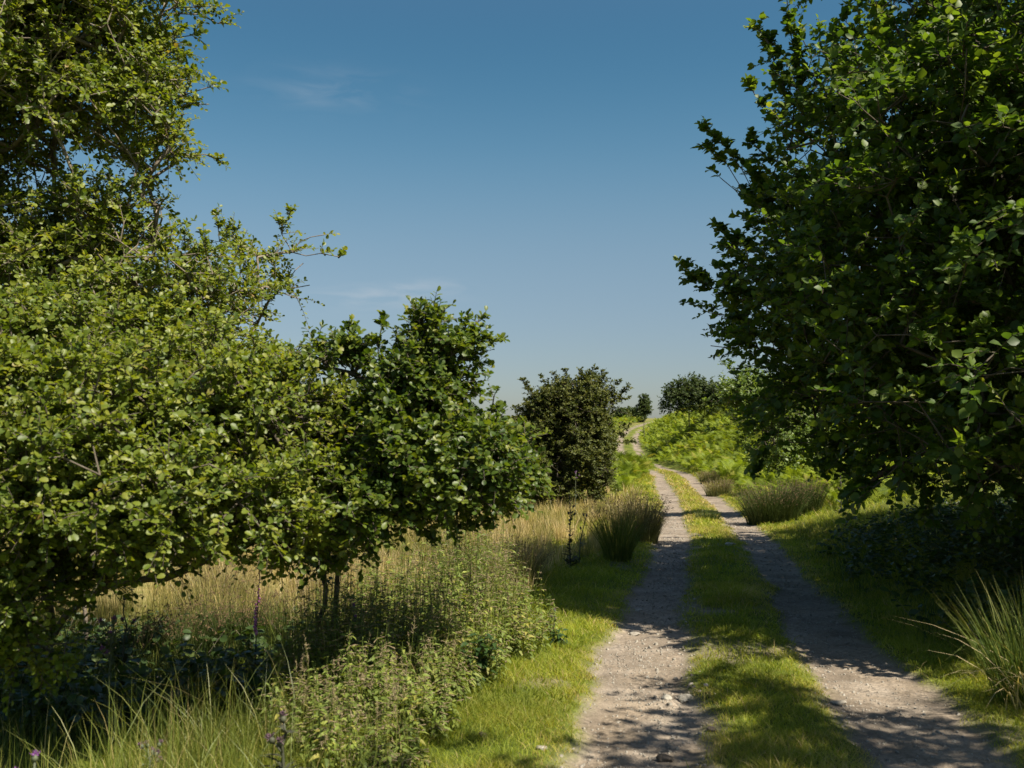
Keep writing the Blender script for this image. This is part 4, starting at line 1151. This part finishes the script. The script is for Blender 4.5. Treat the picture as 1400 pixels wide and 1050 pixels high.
def build_gravel():
    g = Geo()
    t = (np.array([(-.9, -.1, -.5), (.1, -.9, -.4), (.95, .1, -.45), (-.05, .85, -.5), (-.45, -.5, .35), (.55, -.35, .42), (.4, .5, .33), (-.5, .4, .4)], float),
         [np.array([(4, 5, 6, 7), (0, 1, 5, 4), (1, 2, 6, 5), (2, 3, 7, 6), (3, 0, 4, 7)])])
    for y0, y1, dens, sz in ((3.8, 9, 420, .0068), (9, 16, 220, .010), (16, 30, 80, .015)):
        for side in (-RUT, RUT):
            n = int(1.6 * (y1 - y0) * dens)
            y = R.uniform(y0, y1, n); x = track_x(y) + side + R.normal(0, .36, n)
            k = (R.random(n) < rut_mask(x, y) * (.25 + 1.1 * vnoise(x * 1.7, y * .9, 141) ** 2)) & in_view(x, y)
            x, y = x[k], y[k]; n = len(x)
            a = R.uniform(0, 6.283, n)
            X = np.stack([np.cos(a), np.sin(a), R.normal(0, .2, n)], 1); X = nrm(X); Z = nrm(UP + .3 * R.normal(size=(n, 3)) - X * X[:, 2:3]); Y = np.cross(Z, X)
            inst(g, t, on_ground(x, y) + UP * .003, X, Y, Z, sz * R.lognormal(0, .45, n).clip(.4, 3), R.random(n))
    n = 900
    y = R.uniform(5.2, 14, n); x = track_x(y) - RUT + .28 + R.normal(0, .12, n)
    k = R.random(n) < vnoise(x * 1.2, y * .8, 143) ** 2
    x, y = x[k], y[k]; n = len(x); a = R.uniform(0, 6.283, n)
    X = nrm(np.stack([np.cos(a), np.sin(a), R.normal(0, .2, n)], 1)); Z = nrm(UP + .3 * R.normal(size=(n, 3)) - X * X[:, 2:3]); Y = np.cross(Z, X)
    inst(g, t, on_ground(x, y) + UP * .004, X, Y, Z, .014 * R.lognormal(0, .5, n).clip(.4, 2.6), R.random(n))
    o = g.build('gravel', M['stone'])
    tag(o, 'loose grey gravel and pebbles scattered in both wheel ruts', 'gravel', kind='stuff')


build_gravel()

# ------------------------------------------------------------------ light, sky, camera
world = bpy.data.worlds.new('World'); scene.world = world; world.use_nodes = True
wn, wl = world.node_tree.nodes, world.node_tree.links
wn.clear()
sky = wn.new('ShaderNodeTexSky'); sky.sky_type = 'NISHITA'; sky.sun_disc = False
sky.sun_elevation = SUN_EL; sky.sun_rotation = SUN_AZ
sky.altitude = 200; sky.air_density = 1.0; sky.dust_density = 1.0; sky.ozone_density = 1.6
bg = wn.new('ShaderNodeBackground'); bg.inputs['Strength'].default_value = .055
wo = wn.new('ShaderNodeOutputWorld')
tc = wn.new('ShaderNodeTexCoord')


def wmath(op, a, b=None, c=None):
    m = wn.new('ShaderNodeMath'); m.operation = op
    for i, v in enumerate((a, b, c)):
        if v is None: continue
        if isinstance(v, (int, float)): m.inputs[i].default_value = v
        else: wl.new(v, m.inputs[i])
    return m.outputs[0]


def wdot(vec):
    d = wn.new('ShaderNodeVectorMath'); d.operation = 'DOT_PRODUCT'
    wl.new(tc.outputs['Generated'], d.inputs[0]); d.inputs[1].default_value = vec
    return d.outputs['Value']


total = None
mp = wn.new('ShaderNodeMapping'); mp.inputs['Scale'].default_value = (16, 16, 75); mp.inputs['Rotation'].default_value = (0, math.radians(6), 0)
wl.new(tc.outputs['Generated'], mp.inputs['Vector'])
cn = wn.new('ShaderNodeTexNoise'); cn.inputs['Scale'].default_value = 1.0; cn.inputs['Detail'].default_value = 7; cn.inputs['Distortion'].default_value = .6
wl.new(mp.outputs[0], cn.inputs['Vector'])
cm = wn.new('ShaderNodeMapRange'); cm.inputs['From Min'].default_value = .42; cm.inputs['From Max'].default_value = .8
wl.new(cn.outputs['Fac'], cm.inputs['Value'])
for ppx, ppy, sx, sy, amt in ((455, 122, .05, .014, .2), (515, 408, .05, .009, .5), (590, 393, .03, .006, .45)):
    c = nrm(P(ppx, ppy, 100) - np.array([0, 0, CAMZ])); rt = nrm(np.cross(c, UP)); uv = np.cross(rt, c)
    a = wmath('DIVIDE', wdot(rt), sx); b2 = wmath('DIVIDE', wdot(uv), sy)
    r2 = wmath('ADD', wmath('MULTIPLY', a, a), wmath('MULTIPLY', b2, b2))
    ms = wmath('MULTIPLY', wmath('EXPONENT', wmath('MULTIPLY', r2, -.7)), amt)
    ms = wmath('MULTIPLY', ms, wmath('GREATER_THAN', wdot(c), 0))
    total = ms if total is None else wmath('ADD', total, ms)
fac = wmath('MULTIPLY', total, cm.outputs[0])
mx = wn.new('ShaderNodeMix'); mx.data_type = 'RGBA'
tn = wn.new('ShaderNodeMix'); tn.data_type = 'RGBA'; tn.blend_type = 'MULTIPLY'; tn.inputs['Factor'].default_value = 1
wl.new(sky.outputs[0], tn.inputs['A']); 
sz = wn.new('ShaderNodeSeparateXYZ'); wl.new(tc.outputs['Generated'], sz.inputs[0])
rz = ramp(wn, [(0, (.70, .74, .82)), (.078, (.63, .65, .71)), (.179, (.81, .83, .764)), (.276, (.568, .85, .822)), (.40, (.27, .65, .71)), (.66, (1.0, 1.05, 1.0)), (1, (1.45, 1.4, 1.2))])  # overhead sky, out of view, is brightened to fill the shade below
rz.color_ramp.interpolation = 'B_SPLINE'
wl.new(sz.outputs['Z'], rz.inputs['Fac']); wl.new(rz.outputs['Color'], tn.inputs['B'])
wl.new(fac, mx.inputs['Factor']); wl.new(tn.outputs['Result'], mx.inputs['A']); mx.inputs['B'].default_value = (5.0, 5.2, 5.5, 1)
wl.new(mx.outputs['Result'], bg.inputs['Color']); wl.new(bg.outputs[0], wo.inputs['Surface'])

sl = bpy.data.lights.new('sun', 'SUN'); sl.energy = 5.0; sl.angle = math.radians(.53); sl.color = (1, .92, .76)
so = bpy.data.objects.new('sun', sl); COL.objects.link(so)
sd = np.array([math.sin(SUN_AZ) * math.cos(SUN_EL), math.cos(SUN_AZ) * math.cos(SUN_EL), math.sin(SUN_EL)])
from mathutils import Vector
so.rotation_euler = Vector(sd).to_track_quat('Z', 'Y').to_euler()
so.location = (20, -5, 30)

cam = bpy.data.cameras.new('camera'); co = bpy.data.objects.new('camera', cam); COL.objects.link(co)
cam.sensor_width = 36; cam.lens = 36 * FPX / 1400; cam.clip_end = 6000; cam.clip_start = .05
co.location = (0, 0, CAMZ); co.rotation_euler = (math.pi / 2 + PITCH, 0, 0)
cam.dof.use_dof = True; cam.dof.focus_distance = 16; cam.dof.aperture_fstop = 3.4
scene.camera = co
scene.view_settings.view_transform = 'Standard'; scene.view_settings.look = 'None'
scene.view_settings.exposure = 1.15; scene.view_settings.gamma = 1
scene.cycles.max_bounces = 12; scene.cycles.transmission_bounces = 8; scene.cycles.diffuse_bounces = 6
scene.cycles.use_denoising = True
